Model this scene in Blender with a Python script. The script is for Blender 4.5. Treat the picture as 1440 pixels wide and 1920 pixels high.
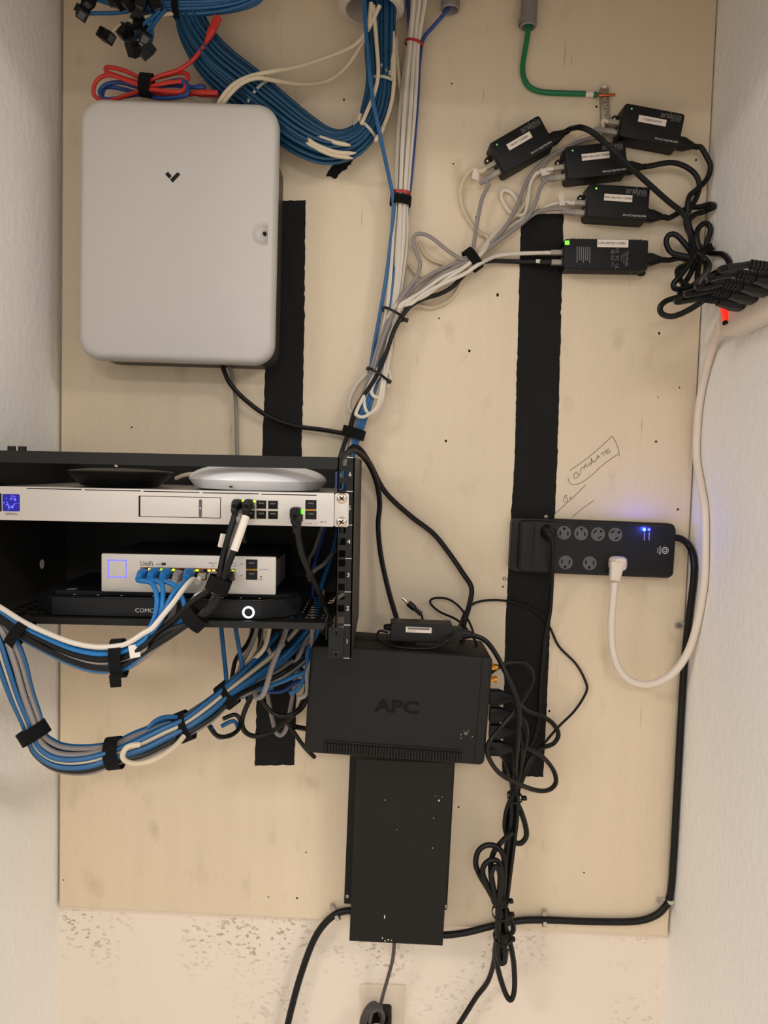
import bpy, bmesh, math, random
from mathutils import Vector, Matrix

for o in list(bpy.data.objects):
    bpy.data.objects.remove(o)
SC = bpy.context.scene
COL = SC.collection
R = math.radians

# ------------------------------------------------------------------ camera
CAMZ, DIST, F = 1.42, 1.335, 1442.0
PITCH, ROLL = R(3.3), R(1.6)
CPOS = Vector((0, -DIST, CAMZ))
FW = Vector((0, math.cos(PITCH), -math.sin(PITCH)))
_r = Vector((1, 0, 0)); _u = Vector((0, math.sin(PITCH), math.cos(PITCH)))
RT = _r * math.cos(ROLL) + _u * math.sin(ROLL)
UP = _u * math.cos(ROLL) - _r * math.sin(ROLL)
cam = bpy.data.cameras.new('camera'); camo = bpy.data.objects.new('camera', cam)
COL.objects.link(camo); SC.camera = camo
cam.sensor_fit = 'VERTICAL'; cam.sensor_height = 36.0; cam.lens = F * 36.0 / 1920.0
cam.clip_start = 0.02
M = Matrix((RT, UP, -FW)).transposed().to_4x4(); M.translation = CPOS
camo.matrix_world = M

# ------------------------------------------------------------------ light
SC.view_settings.view_transform = 'Standard'
SC.view_settings.look = 'None'
SC.view_settings.gamma = 1.0
SC.view_settings.use_curve_mapping = False
SC.view_settings.exposure = 0.0
world = bpy.data.worlds.new('world'); SC.world = world
world.use_nodes = True
world.node_tree.nodes['Background'].inputs[0].default_value = (1.0, 0.968, 0.922, 1)
world.node_tree.nodes['Background'].inputs[1].default_value = 0.70
def area(name, loc, rot, sx, sy, power, color):
    l = bpy.data.lights.new(name, 'AREA'); l.shape = 'RECTANGLE'; l.size = sx; l.size_y = sy
    l.energy = power; l.color = color
    o = bpy.data.objects.new(name, l); COL.objects.link(o); o.location = loc; o.rotation_euler = rot
    return o
# ceiling lights of the room outside the closet
for lx, ly in ((-2.3, -2.3), (2.3, -2.3), (0.0, -4.2)):
    area('room_ceiling_light', (lx, ly, 2.72), (0, 0, 0), 1.2, 0.6, 64, (1.0, 0.95, 0.885))

# ------------------------------------------------------------------ helpers
def W(px, py, d=0.0):
    """point seen at photo pixel (px, py) standing d metres in front of the board"""
    v = FW + RT * ((px - 720) / F) - UP * ((py - 960) / F)
    return CPOS + v * ((DIST - d) / v.y)

def lin(c):
    return tuple((x / 12.92 if x <= 0.04045 else ((x + 0.055) / 1.055) ** 2.4) for x in (c[0] / 255, c[1] / 255, c[2] / 255)) + (1.0,)

def mat(name, c, rough=0.5, metal=0.0, var=0.12, scale=40.0, bump=0.0, bscale=200.0, emit=None, es=0.0, coat=0.0, trans=0.0, sv=(1, 1, 1)):
    m = bpy.data.materials.new(name); m.use_nodes = True
    nt = m.node_tree; N = nt.nodes; K = nt.links; b = N['Principled BSDF']
    if max(c) < 50 and not coat: c = tuple(x * 0.66 for x in c); b.inputs['Specular IOR Level'].default_value = 0.28
    tc = N.new('ShaderNodeTexCoord'); mp = N.new('ShaderNodeMapping'); mp.inputs['Scale'].default_value = sv
    K.new(tc.outputs['Object'], mp.inputs['Vector'])
    nz = N.new('ShaderNodeTexNoise'); nz.inputs['Scale'].default_value = scale; nz.inputs['Detail'].default_value = 5
    K.new(mp.outputs[0], nz.inputs['Vector'])
    mx = N.new('ShaderNodeMix'); mx.data_type = 'RGBA'
    l = lin(c)
    mx.inputs[6].default_value = tuple(min(1, x * (1 - var)) for x in l[:3]) + (1,)
    mx.inputs[7].default_value = tuple(min(1, x * (1 + var)) for x in l[:3]) + (1,)
    K.new(nz.outputs['Fac'], mx.inputs[0]); K.new(mx.outputs[2], b.inputs['Base Color'])
    b.inputs['Roughness'].default_value = rough; b.inputs['Metallic'].default_value = metal
    if coat: b.inputs['Coat Weight'].default_value = coat
    if trans: b.inputs['Transmission Weight'].default_value = trans
    if bump:
        n2 = N.new('ShaderNodeTexNoise'); n2.inputs['Scale'].default_value = bscale; n2.inputs['Detail'].default_value = 3
        K.new(mp.outputs[0], n2.inputs['Vector'])
        bp = N.new('ShaderNodeBump'); bp.inputs['Strength'].default_value = bump; bp.inputs['Distance'].default_value = 0.002
        K.new(n2.outputs['Fac'], bp.inputs['Height']); K.new(bp.outputs[0], b.inputs['Normal'])
    if emit:
        b.inputs['Emission Color'].default_value = lin(emit); b.inputs['Emission Strength'].default_value = es
    return m

def overlay(m, color, scale, lo, hi, sv=(1, 1, 1), detail=4, zmask=None, amount=1.0):
    """lay flecks of another colour (paint, scuffs, stains) over a material"""
    nt = m.node_tree; N = nt.nodes; K = nt.links; b = N['Principled BSDF']
    src = b.inputs['Base Color'].links[0].from_socket
    tc = N.new('ShaderNodeTexCoord'); mp = N.new('ShaderNodeMapping'); mp.inputs['Scale'].default_value = sv
    K.new(tc.outputs['Object'], mp.inputs['Vector'])
    nz = N.new('ShaderNodeTexNoise'); nz.inputs['Scale'].default_value = scale; nz.inputs['Detail'].default_value = detail
    K.new(mp.outputs[0], nz.inputs['Vector'])
    mr = N.new('ShaderNodeMapRange'); mr.inputs['From Min'].default_value = lo; mr.inputs['From Max'].default_value = hi
    mr.inputs['To Max'].default_value = amount
    K.new(nz.outputs['Fac'], mr.inputs['Value'])
    fac = mr.outputs[0]
    if zmask:
        sx = N.new('ShaderNodeSeparateXYZ'); K.new(tc.outputs['Object'], sx.inputs[0])
        m2 = N.new('ShaderNodeMapRange'); m2.inputs['From Min'].default_value = zmask[0]; m2.inputs['From Max'].default_value = zmask[1]
        K.new(sx.outputs['Z'], m2.inputs['Value'])
        n3 = N.new('ShaderNodeTexNoise'); n3.inputs['Scale'].default_value = 7.0
        K.new(tc.outputs['Object'], n3.inputs['Vector'])
        m3 = N.new('ShaderNodeMapRange'); m3.inputs['From Min'].default_value = 0.42; m3.inputs['From Max'].default_value = 0.62
        K.new(n3.outputs['Fac'], m3.inputs['Value'])
        a = N.new('ShaderNodeMath'); a.operation = 'MULTIPLY'; K.new(m2.outputs[0], a.inputs[0]); K.new(m3.outputs[0], a.inputs[1])
        a2 = N.new('ShaderNodeMath'); a2.operation = 'MULTIPLY'; K.new(a.outputs[0], a2.inputs[0]); K.new(fac, a2.inputs[1])
        fac = a2.outputs[0]
    mx = N.new('ShaderNodeMix'); mx.data_type = 'RGBA'; mx.inputs[7].default_value = lin(color)
    K.new(fac, mx.inputs[0]); K.new(src, mx.inputs[6]); K.new(mx.outputs[2], b.inputs['Base Color'])
    return m

MT = {}
MT['board'] = overlay(overlay(mat('cream_painted_plywood', (226, 207, 180), 0.55, var=0.05, scale=6, bump=0.25, bscale=60, sv=(6, 1, 0.35)),
                      (150, 132, 104), 55, 0.69, 0.76, sv=(3.0, 1, 0.14), amount=0.75), (160, 140, 110), 14, 0.60, 0.76, sv=(1.5, 1, 0.8), detail=7, amount=0.35)
MT['drywall'] = mat('off_white_textured_drywall', (244, 240, 234), 0.62, var=0.03, scale=5, bump=0.9, bscale=70)
MT['drywall_back'] = overlay(mat('scuffed_drywall', (234, 220, 204), 0.7, var=0.03, scale=5, bump=0.4, bscale=80),
                             (122, 104, 80), 110, 0.56, 0.63, sv=(1, 1, 1.5), detail=3, zmask=(-1.0, -0.66), amount=0.8)
MT['floor'] = mat('pale_floor_tiles', (206, 196, 184), 0.6)
MT['blackpaint'] = overlay(mat('black_paint', (26, 24, 22), 0.75, var=0.35, scale=30, bump=0.5, bscale=120, sv=(3, 1, 0.4)), (92, 80, 66), 60, 0.74, 0.8, amount=0.6)
MT['pencil'] = mat('pencil_graphite', (120, 104, 86), 0.6)
MT['hole'] = mat('dark_hole', (48, 38, 30), 0.9)
MT['enclosure'] = mat('white_satin_plastic', (196, 190, 184), 0.42, var=0.02)
MT['greymetal'] = mat('dark_grey_metal', (70, 66, 60), 0.5, 0.3)
MT['blacksteel'] = mat('black_powder_steel', (30, 29, 28), 0.5, var=0.2, scale=400, bump=0.1, bscale=900)
MT['rackside'] = mat('charcoal_powder_steel', (46, 45, 43), 0.55, var=0.1, scale=300)
MT['blackplastic'] = mat('black_plastic', (26, 26, 26), 0.45, var=0.2, scale=200, bump=0.08, bscale=700)
MT['upsplastic'] = overlay(mat('textured_black_ups_plastic', (33, 31, 29), 0.55, var=0.2, scale=300, bump=0.2, bscale=900), (110, 104, 96), 300, 0.78, 0.82, amount=0.5)
MT['bracket'] = overlay(mat('satin_black_sheet_metal', (24, 21, 19), 0.38, var=0.2, scale=20), (96, 90, 82), 24, 0.73, 0.8, detail=8, amount=0.5)
MT['rubber'] = mat('black_rubber_cord', (22, 21, 21), 0.42, var=0.15)
MT['cordgrey'] = mat('dark_grey_cord', (72, 66, 64), 0.5)
MT['silver'] = mat('brushed_silver_face', (206, 198, 190), 0.38, 0.35, var=0.03, scale=120, sv=(0.2, 1, 6))
MT['silvertop'] = mat('silver_sheet', (176, 172, 166), 0.35, 0.6, var=0.04)
MT['chrome'] = mat('bright_steel', (215, 200, 180), 0.25, 0.95)
MT['gold'] = mat('brass', (200, 140, 60), 0.3, 0.9)
MT['copper'] = mat('bare_copper', (190, 110, 70), 0.35, 0.9)
MT['zinc'] = mat('zinc_bar', (168, 160, 148), 0.4, 0.8, var=0.25, scale=300)
MT['blue'] = mat('blue_cable_jacket', (22, 88, 138), 0.45, var=0.1)
MT['blue2'] = mat('bright_blue_patch_jacket', (22, 110, 176), 0.42, var=0.08)
MT['bluepaint'] = overlay(mat('blue_jacket_spattered', (17, 70, 104), 0.5, var=0.2), (222, 214, 200), 30, 0.665, 0.68, sv=(1, 1, 1), amount=0.95)
MT['navy'] = mat('dark_blue_jacket', (34, 70, 138), 0.45)
MT['white'] = mat('white_cable_jacket', (214, 204, 190), 0.5, var=0.06)
MT['cream'] = mat('paint_smudged_cable', (206, 190, 164), 0.6, var=0.08)
MT['grey'] = mat('grey_cable_jacket', (140, 132, 128), 0.5, var=0.06)
MT['red'] = mat('red_patch_jacket', (196, 48, 40), 0.45, var=0.1)
MT['green'] = mat('green_wire_insulation', (14, 110, 66), 0.4)
MT['velcro'] = mat('black_hook_and_loop', (16, 15, 15), 0.95, var=0.3, scale=300, bump=0.6, bscale=800)
MT['redtie'] = mat('red_zip_tie', (170, 40, 34), 0.4)
MT['cleartie'] = mat('translucent_zip_tie', (184, 180, 164), 0.35)
MT['clear'] = mat('clear_plug_plastic', (190, 180, 165), 0.15, trans=0.35)
MT['label'] = mat('white_paper_label', (226, 214, 202), 0.7, var=0.02)
MT['ink'] = mat('black_ink', (34, 30, 28), 0.7)
MT['greyink'] = mat('grey_print', (118, 114, 110), 0.6)
MT['whiteink'] = mat('white_print', (205, 202, 198), 0.6)
MT['plate'] = mat('ivory_wall_plate', (220, 204, 184), 0.4, var=0.02)
MT['pvc'] = mat('white_pvc', (204, 192, 178), 0.4)
MT['greypvc'] = mat('grey_pvc_conduit', (128, 122, 116), 0.5)
MT['stripface'] = mat('charcoal_strip_plastic', (34, 35, 38), 0.42, var=0.1, scale=300)
MT['socket'] = mat('dark_grey_socket', (84, 83, 84), 0.5)
MT['slot'] = mat('black_slot', (8, 8, 8), 0.8)
MT['gloss'] = mat('gloss_black', (10, 10, 11), 0.12, coat=0.5)
MT['puck'] = mat('matte_black_dome', (20, 21, 23), 0.35)
MT['dome'] = mat('white_dome_plastic', (226, 224, 226), 0.35, var=0.01)
MT['led_blue'] = mat('blue_led', (40, 40, 255), 0.4, emit=(50, 50, 255), es=9)
MT['led_cyan'] = mat('cyan_led', (40, 160, 255), 0.4, emit=(60, 170, 255), es=9)
MT['led_green'] = mat('green_led', (80, 230, 40), 0.4, emit=(90, 240, 40), es=2.5)
MT['led_dim'] = mat('dim_green_led', (90, 140, 90), 0.4, emit=(110, 220, 120), es=0.6)
MT['led_lime'] = mat('lime_led', (170, 230, 30), 0.4, emit=(180, 240, 40), es=1.6)
MT['led_amber'] = mat('amber_led', (255, 190, 80), 0.4, emit=(255, 190, 90), es=1.6)
MT['led_white'] = mat('white_ring_led', (235, 238, 255), 0.4, emit=(235, 238, 255), es=1.6)
MT['led_violet'] = mat('violet_led', (110, 105, 250), 0.4, emit=(105, 100, 250), es=1.1)
MT['led_red'] = mat('red_switch_lamp', (235, 40, 20), 0.3, emit=(255, 40, 20), es=0.7)
MT['screen'] = mat('blue_status_screen', (16, 16, 110), 0.3, emit=(14, 10, 190), es=0.35)
MT['stripwhite'] = mat('ivory_strip_plastic', (224, 210, 195), 0.4, var=0.03)

def tag(o, label=None, cat=None, group=None, kind=None):
    if label: o['label'] = label
    if cat: o['category'] = cat
    if group: o['group'] = group
    if kind: o['kind'] = kind
    return o

class MB:
    def __init__(s): s.v = []; s.f = []
    def add(s, vs, fs):
        k = len(s.v); s.v += [Vector(p) for p in vs]; s.f += [tuple(i + k for i in f) for f in fs]; return s
    def box(s, x0, x1, y0, y1, z0, z1):
        x0, x1 = min(x0, x1), max(x0, x1); y0, y1 = min(y0, y1), max(y0, y1); z0, z1 = min(z0, z1), max(z0, z1)
        return s.add([(x0, y0, z0), (x1, y0, z0), (x1, y1, z0), (x0, y1, z0), (x0, y0, z1), (x1, y0, z1), (x1, y1, z1), (x0, y1, z1)],
                     [(0, 3, 2, 1), (4, 5, 6, 7), (0, 1, 5, 4), (1, 2, 6, 5), (2, 3, 7, 6), (3, 0, 4, 7)])
    def rings(s, rs, cap0=True, cap1=True, loop=False):
        n = len(rs[0]); vs = [p for r in rs for p in r]; fs = []
        m = len(rs)
        for i in range(m if loop else m - 1):
            a, b = i * n, ((i + 1) % m) * n
            for j in range(n):
                k = (j + 1) % n; fs.append((a + j, a + k, b + k, b + j))
        if not loop:
            if cap0: fs.append(tuple(range(n))[::-1])
            if cap1: fs.append(tuple(range((m - 1) * n, m * n)))
        return s.add(vs, fs)
    def rbox(s, cx, cz, w, h, r, y0, y1, bev=0.0, n=5, taper=0.0):
        """rounded slab seen from the front: back at y0, front at y1 (y1 < y0)"""
        def ring(y, ins):
            hw, hh = w / 2 - ins, h / 2 - ins; rr = max(min(r - ins * 0.6, hw, hh), 0.0003); out = []
            for (sx, sz, a0) in ((1, 1, 0), (-1, 1, 90), (-1, -1, 180), (1, -1, 270)):
                for k in range(n + 1):
                    a = R(a0 + 90 * k / n)
                    out.append((cx + sx * (hw - rr) + rr * math.cos(a), y, cz + sz * (hh - rr) + rr * math.sin(a)))
            return out
        rs = [ring(y0, -taper)]
        if bev:
            for k in range(4):
                a = R(90 * k / 3); rs.append(ring(y1 + bev * (1 - math.sin(a)), bev * (1 - math.cos(a))))
        else: rs.append(ring(y1, 0))
        return s.rings(rs)
    def cyl(s, p0, p1, r0, r1=None, n=16):
        p0 = Vector(p0); p1 = Vector(p1); r1 = r0 if r1 is None else r1
        d = (p1 - p0).normalized(); a = d.orthogonal().normalized(); b = d.cross(a)
        return s.rings([[p + (a * math.cos(2 * math.pi * k / n) + b * math.sin(2 * math.pi * k / n)) * r for k in range(n)] for p, r in ((p0, r0), (p1, r1))])
    def ploft(s, p, d, up, prof, e=0.5, n=16):
        """loft of superellipse rings: prof = (distance along d, half width, half height)"""
        p = Vector(p); d = Vector(d).normalized(); up = Vector(up); up = (up - d * up.dot(d)).normalized(); sd = d.cross(up)
        rs = []
        for t, hw, hh in prof:
            rg = []
            for k in range(n):
                a = 2 * math.pi * k / n; c, q = math.cos(a), math.sin(a)
                rg.append(p + d * t + sd * (hw * math.copysign(abs(c) ** e, c)) + up * (hh * math.copysign(abs(q) ** e, q)))
            rs.append(rg)
        return s.rings(rs)
    def tube(s, pts, r, n=8, flat=1.0):
        pts = [Vector(p) for p in pts]; m = len(pts)
        t0 = (pts[1] - pts[0]).normalized(); nrm = Vector((0, -1, 0)); nrm = nrm - t0 * nrm.dot(t0)
        if nrm.length < 1e-4: nrm = t0.orthogonal()
        nrm.normalize(); rs = []
        for i in range(m):
            t = (pts[min(i + 1, m - 1)] - pts[max(i - 1, 0)])
            t = t.normalized() if t.length > 1e-9 else t0
            nrm = nrm - t * nrm.dot(t)
            if nrm.length < 1e-6: nrm = t.orthogonal()
            nrm.normalize(); b = t.cross(nrm); rr = r(i / (m - 1)) if callable(r) else r
            rs.append([pts[i] + (nrm * (flat * math.cos(2 * math.pi * k / n)) + b * math.sin(2 * math.pi * k / n)) * rr for k in range(n)])
        return s.rings(rs)
    def poly(s, pts, y0, y1):
        n = len(pts)
        return s.rings([[(x, y0, z) for x, z in pts], [(x, y1, z) for x, z in pts]])
    def band(s, c, axis, ref, a, b, w, th, n=24):
        c = Vector(c); d = Vector(axis).normalized(); up = Vector(ref); up = (up - d * up.dot(d)).normalized(); sd = d.cross(up)
        def ring(t, k): return [c + d * t + sd * ((a + k) * math.cos(2 * math.pi * i / n)) + up * ((b + k) * math.sin(2 * math.pi * i / n)) for i in range(n)]
        return s.rings([ring(-w / 2, 0), ring(-w / 2, th), ring(w / 2, th), ring(w / 2, 0)], loop=True)
    def disc(s, c, r, y1, n=20, e=1.0):
        x, y, z = c
        return s.rings([[(x + r * math.cos(2 * math.pi * k / n), yy, z + e * r * math.sin(2 * math.pi * k / n)) for k in range(n)] for yy in (y, y1)])
    def sphere(s, c, r, n=12, m=8, sy=1.0, sz=1.0, sx=1.0):
        c = Vector(c)
        return s.rings([[c + Vector((sx * r * math.sin(a) * math.cos(2 * math.pi * k / n), sy * r * math.sin(a) * math.sin(2 * math.pi * k / n), sz * r * math.cos(a))) for k in range(n)]
                        for a in [max(0.05, min(math.pi - 0.05, math.pi * i / m)) for i in range(m + 1)]])
    def build(s, name, mt, parent=None, world=False, ang=35, kind=None):
        vs = s.v
        loc = Vector((0, 0, 0))
        if parent is None:
            lo = Vector((min(v.x for v in vs), min(v.y for v in vs), min(v.z for v in vs)))
            hi = Vector((max(v.x for v in vs), max(v.y for v in vs), max(v.z for v in vs)))
            loc = (lo + hi) / 2; vs = [v - loc for v in vs]
        elif world:
            q = parent; off = Vector((0, 0, 0))
            while q: off += q.location; q = q.parent
            vs = [v - off for v in vs]
        me = bpy.data.meshes.new(name); me.from_pydata([tuple(v) for v in vs], [], s.f)
        bm = bmesh.new(); bm.from_mesh(me); bmesh.ops.recalc_face_normals(bm, faces=bm.faces); bm.to_mesh(me); bm.free()
        me.shade_smooth(); me.set_sharp_from_angle(angle=R(ang))
        me.materials.append(MT[mt] if isinstance(mt, str) else mt)
        o = bpy.data.objects.new(name, me); COL.objects.link(o); o.location = loc
        if parent: o.parent = parent
        if kind: o['kind'] = kind
        return o

class Thing:
    """an Empty on the wall (or at a given point) that parents the parts of one thing; local x right, z up, -y towards the room"""
    def __init__(s, name, label, cat, loc, ang=0.0, group=None):
        s.o = bpy.data.objects.new(name, None); COL.objects.link(s.o); s.o.empty_display_size = 0.02
        s.o.location = loc; s.o.rotation_euler = (0, ang, 0)
        tag(s.o, label, cat, group)
        s.m = Matrix.Translation(loc) @ Matrix.Rotation(ang, 4, 'Y'); s.inv = s.m.inverted()
    def L(s, px, py, d): return s.inv @ W(px, py, d)
    def P(s, name, mb, mt, parent=None, **k): return mb.build(name, mt, parent or s.o, **k)

def face(name, label, cat, TL, TR, BR, BL, d, group=None):
    a, b, c, e = (W(p[0], p[1], d) for p in (TL, TR, BR, BL))
    u = (b - a + c - e) / 2; ctr = (a + b + c + e) / 4; v = (a - e + b - c) / 2
    t = Thing(name, label, cat, Vector((ctr.x, 0, ctr.z)), math.atan2(-u.z, u.x), group)
    t.w = u.length; t.h = v.length; t.d = d
    return t

def text(s, size, parent, x, y, z, mt, rot=0.0, align='CENTER', name='lettering', ext=0.0001, sx=1.0, bold=0.0):
    cu = bpy.data.curves.new('t', 'FONT'); cu.body = s; cu.size = size; cu.align_x = align; cu.align_y = 'CENTER'
    cu.extrude = ext; cu.resolution_u = 2; cu.offset = bold
    to = bpy.data.objects.new('t', cu); COL.objects.link(to)
    dg = bpy.context.evaluated_depsgraph_get(); me = bpy.data.meshes.new_from_object(to.evaluated_get(dg))
    bpy.data.objects.remove(to); bpy.data.curves.remove(cu)
    me.transform(Matrix.Translation((x, y, z)) @ Matrix.Rotation(rot, 4, 'Y') @ Matrix.Rotation(R(90), 4, 'X') @ Matrix.Diagonal((sx, 1, 1, 1)))
    me.materials.clear(); me.materials.append(MT[mt]); me.name = name
    o = bpy.data.objects.new(name, me); COL.objects.link(o); o.parent = parent
    return o

def smooth(P, k=6):
    P = [Vector(p) for p in P]; out = []
    for i in range(len(P) - 1):
        p0 = P[max(i - 1, 0)]; p1 = P[i]; p2 = P[i + 1]; p3 = P[min(i + 2, len(P) - 1)]
        for j in range(k):
            t = j / k
            out.append(0.5 * (2 * p1 + (p2 - p0) * t + (2 * p0 - 5 * p1 + 4 * p2 - p3) * t * t + (3 * p1 - p0 - 3 * p2 + p3) * t ** 3))
    out.append(P[-1]); return out

def path(pts, d=None, r=0.003, clamp=True):
    P = []
    for p in pts:
        q = W(p[0], p[1], p[2] if len(p) > 2 else d)
        if clamp: q.y = min(q.y, -r - 0.0006)
        if q.x > XR - r - 0.001:      # keep clear of the right wall: bring the point forward
            q = CPOS + (q - CPOS) * ((XR - r - 0.001) / q.x)
        P.append(q)
    return P

def cable(name, label, cat, pts, r, mt, d=None, group=None, n=8, k=6, flat=1.0):
    o = MB().tube(smooth(path(pts, d, r), k), r, n, flat).build(name, mt)
    tag(o, label, cat, group); return o

def strands(name, label, cat, ctr, n, r, mats, group, seed=1, depth=0.8, wander=0.25, k=4, lab=None, twist=0.8):
    """ctr = (px, py, d, half width in px); n separate cables side by side along one run"""
    rnd = random.Random(seed); P = [W(c[0], c[1], c[2]) for c in ctr]; out = []
    for i in range(n):
        rad = math.sqrt((i + 0.5) / n); th = i * 2.39996 + seed; q = []
        w1, w2, ph = rnd.uniform(-wander, wander), rnd.uniform(-wander, wander), rnd.uniform(0, 6.28)
        for j, c in enumerate(ctr):
            T = (P[min(j + 1, len(P) - 1)] - P[max(j - 1, 0)]).normalized()
            N = Vector((0, -1, 0)); N = (N - T * N.dot(T)).normalized(); S = T.cross(N)
            hw = c[3] * (DIST - c[2]) / F
            s_ = j / (len(ctr) - 1); a = th + twist * s_
            u = rad * math.cos(a) + w1 * math.sin(ph + 5 * s_); v = rad * math.sin(a) + w2 * math.cos(ph + 5 * s_)
            pt = P[j] + S * (u * hw) + N * (v * hw * depth)
            pt.y = min(pt.y, -r - 0.0006); q.append(pt)
        m_ = mats[i % len(mats)]
        o = MB().tube(smooth(q, k), r, 6).build(name, m_)
        lb = lab[m_] if lab else label
        tag(o, lb, cat, (group if isinstance(group, str) else group[m_])); out.append(o)
    return out

def strap(label, px, py, d, ang, hw, hd, width, mt='velcro', name='hook_and_loop_tie', th=0.0015, group=None, head=False, tail=False):
    """tie around a bundle; ang = direction of the bundle in the picture plane (degrees, 0 = right, 90 = up)"""
    c = W(px, py, d); ax = Vector((math.cos(R(ang)), 0, math.sin(R(ang))))
    t = MB().band(c, ax, (0, -1, 0), hw, hd, width, th)
    sd = Vector((-ax.z, 0, ax.x))
    if head:
        h = c - sd * (hw + 0.004) + Vector((0, -hd * 0.3, 0))
        t.ploft(h + Vector((0, 0.004, 0)), (0, -1, 0), ax, [(0, 0.0035, 0.0028), (0.001, 0.004, 0.0032), (0.007, 0.004, 0.0032), (0.008, 0.0032, 0.0026)], n=12)
        t.cyl(c - sd * (hw - 0.003) + Vector((0, -hd * 0.5, 0)), h, 0.0014, n=6)
    if tail:
        q = c - sd * (hw * 0.7) + Vector((0, -hd - 0.002, 0))
        t.ploft(q, -sd, (0, -1, 0), [(0, width * 0.48, 0.001), (0.010, width * 0.48, 0.001), (0.016, width * 0.44, 0.001)], n=12)
    o = t.build(name, mt); tag(o, label, 'cable tie', group); return o

def rj45(parent, p, d, up, mt='clear', boot='grey', bl=0.02, world=True):
    """modular plug at p pointing along d; boot runs back along -d"""
    p = Vector(p); d = Vector(d).normalized()
    MB().ploft(p, d, up, [(-0.012, 0.0056, 0.0038), (0.006, 0.0058, 0.004), (0.010, 0.0058, 0.004)], e=0.25).build('plug', mt, parent, world)
    if boot:
        b = MB().ploft(p - d * 0.011, -d, up, [(0, 0.0062, 0.0050), (bl * 0.4, 0.0058, 0.0046), (bl * 0.6, 0.0042, 0.0040), (bl, 0.0032, 0.0032)], e=0.6)
        up = Vector(up)
        b.ploft(p - d * 0.012 + up * 0.005, d, up, [(0, 0.0026, 0.001), (0.012, 0.0024, 0.001)], e=0.5)
        b.build('boot', boot, parent, world)

def iec(parent, p, d, up=(0, 0, 1), mt='rubber', s=1.0, ribs=4, name='plug'):
    """moulded mains connector whose face is at p, body running along d to the cord"""
    p = Vector(p); d = Vector(d).normalized()
    MB().ploft(p, d, up, [(0, 0.0105 * s, 0.0135 * s), (0.016 * s, 0.0105 * s, 0.0135 * s), (0.024 * s, 0.0085 * s, 0.0105 * s), (0.036 * s, 0.0062 * s, 0.0068 * s)], e=0.45).build(name, mt, parent, True)
    m_ = MB().ploft(p + d * 0.035 * s, d, up, [(0, 0.0045 * s, 0.0048 * s), (0.018 * s, 0.0040 * s, 0.0040 * s)], e=0.8, n=12)
    for k in range(ribs):
        m_.cyl(p + d * (0.036 + 0.0045 * k) * s, p + d * (0.0385 + 0.0045 * k) * s, 0.0064 * s, n=12)
    m_.build('strain_relief', mt, parent, True)

def cabletag(parent, px, py, d, w, h, rot=0.0, mt='label', name='cable_tag'):
    c = W(px, py, d); hw, hh = w / 2, h / 2
    t = MB().rbox(0, 0, w, h, 0.001, 0.0005, -0.0005)
    mrot = Matrix.Translation(c) @ Matrix.Rotation(rot, 4, 'Y') @ Matrix.Rotation(R(18), 4, 'Z')
    t.v = [mrot @ v for v in t.v]
    return t.build(name, mt, parent, True)

# ------------------------------------------------------------------ setting
XL, XR = W(108, 900, 0).x, W(1301, 900, 0).x
YF, ZC = -0.52, 2.62          # front of the closet, closet ceiling
BT = 0.018                    # thickness of the backboard; drywall lies behind it
def struct(name, mb, mt):
    o = mb.build(name, mt); o['kind'] = 'structure'; return o
struct('wall_back', MB().box(XL - 0.12, XR + 0.12, BT, BT + 0.1, 0, ZC), 'drywall_back')
struct('wall_left', MB().box(XL - 1.6, XL, YF, BT, 0, ZC), 'drywall')
struct('wall_right', MB().box(XR, XR + 1.6, YF, BT, 0, ZC), 'drywall')
struct('ceiling', MB().box(XL, XR, YF, BT, ZC, ZC + 0.05), 'drywall')
struct('floor', MB().box(-3, 3, -6, BT, -0.05, 0), 'floor')
struct('wall_front', MB().box(XL, XR, YF, YF + 0.1, 2.12, ZC), 'drywall')   # header over the closet doorway

# ------------------------------------------------------------------ backboard with its paint, marks and writing
def px2(pts, d=0.0):
    return [(W(p[0], p[1], d).x, W(p[0], p[1], d).z) for p in pts]
bl, br = W(110, 1701), W(1253, 1757)
tl, tr = W(117, 60), W(1346, 20)
def ext(a, b, z):
    t = (z - a.z) / (b.z - a.z); return (a.x + (b.x - a.x) * t, z)
tlx, trx = ext(bl, tl, ZC - 0.02), ext(br, tr, ZC - 0.02)
cl = lambda x: max(XL + 0.0008, min(XR - 0.0008, x))
bpts = [(cl(bl.x), bl.z), (cl(br.x), br.z), (cl(trx[0]), trx[1]), (cl(tlx[0]), tlx[1])]
board = Thing('plywood_backboard', 'cream painted plywood backboard covering the closet wall', 'board', Vector((0, 0, 0)))
mbd = MB()
def inset(pts, k):
    cx = sum(p[0] for p in pts) / 4; cz = sum(p[1] for p in pts) / 4
    return [(x - math.copysign(k, x - cx), z - math.copysign(k, z - cz)) for x, z in pts]
ib = inset(bpts, 0.003)
mbd.rings([[(x, BT, z) for x, z in bpts], [(x, 0.003, z) for x, z in bpts], [(x, 0.0008, z) for x, z in inset(bpts, 0.001)], [(x, 0, z) for x, z in ib]])
board.P('panel', mbd, 'board', ang=60)
rnd = random.Random(5)
def ragged(pts, step=9, amp=1.6):
    out = []
    for i, p in enumerate(pts):
        q = pts[(i + 1) % len(pts)]; L_ = math.hypot(q[0] - p[0], q[1] - p[1]); n = max(1, int(L_ / step))
        for k in range(n):
            t = k / n; nx, ny = -(q[1] - p[1]) / L_, (q[0] - p[0]) / L_; j = rnd.gauss(0, amp * 0.6) if k else 0
            out.append((p[0] + (q[0] - p[0]) * t + nx * j, p[1] + (q[1] - p[1]) * t + ny * j))
    return out
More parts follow.
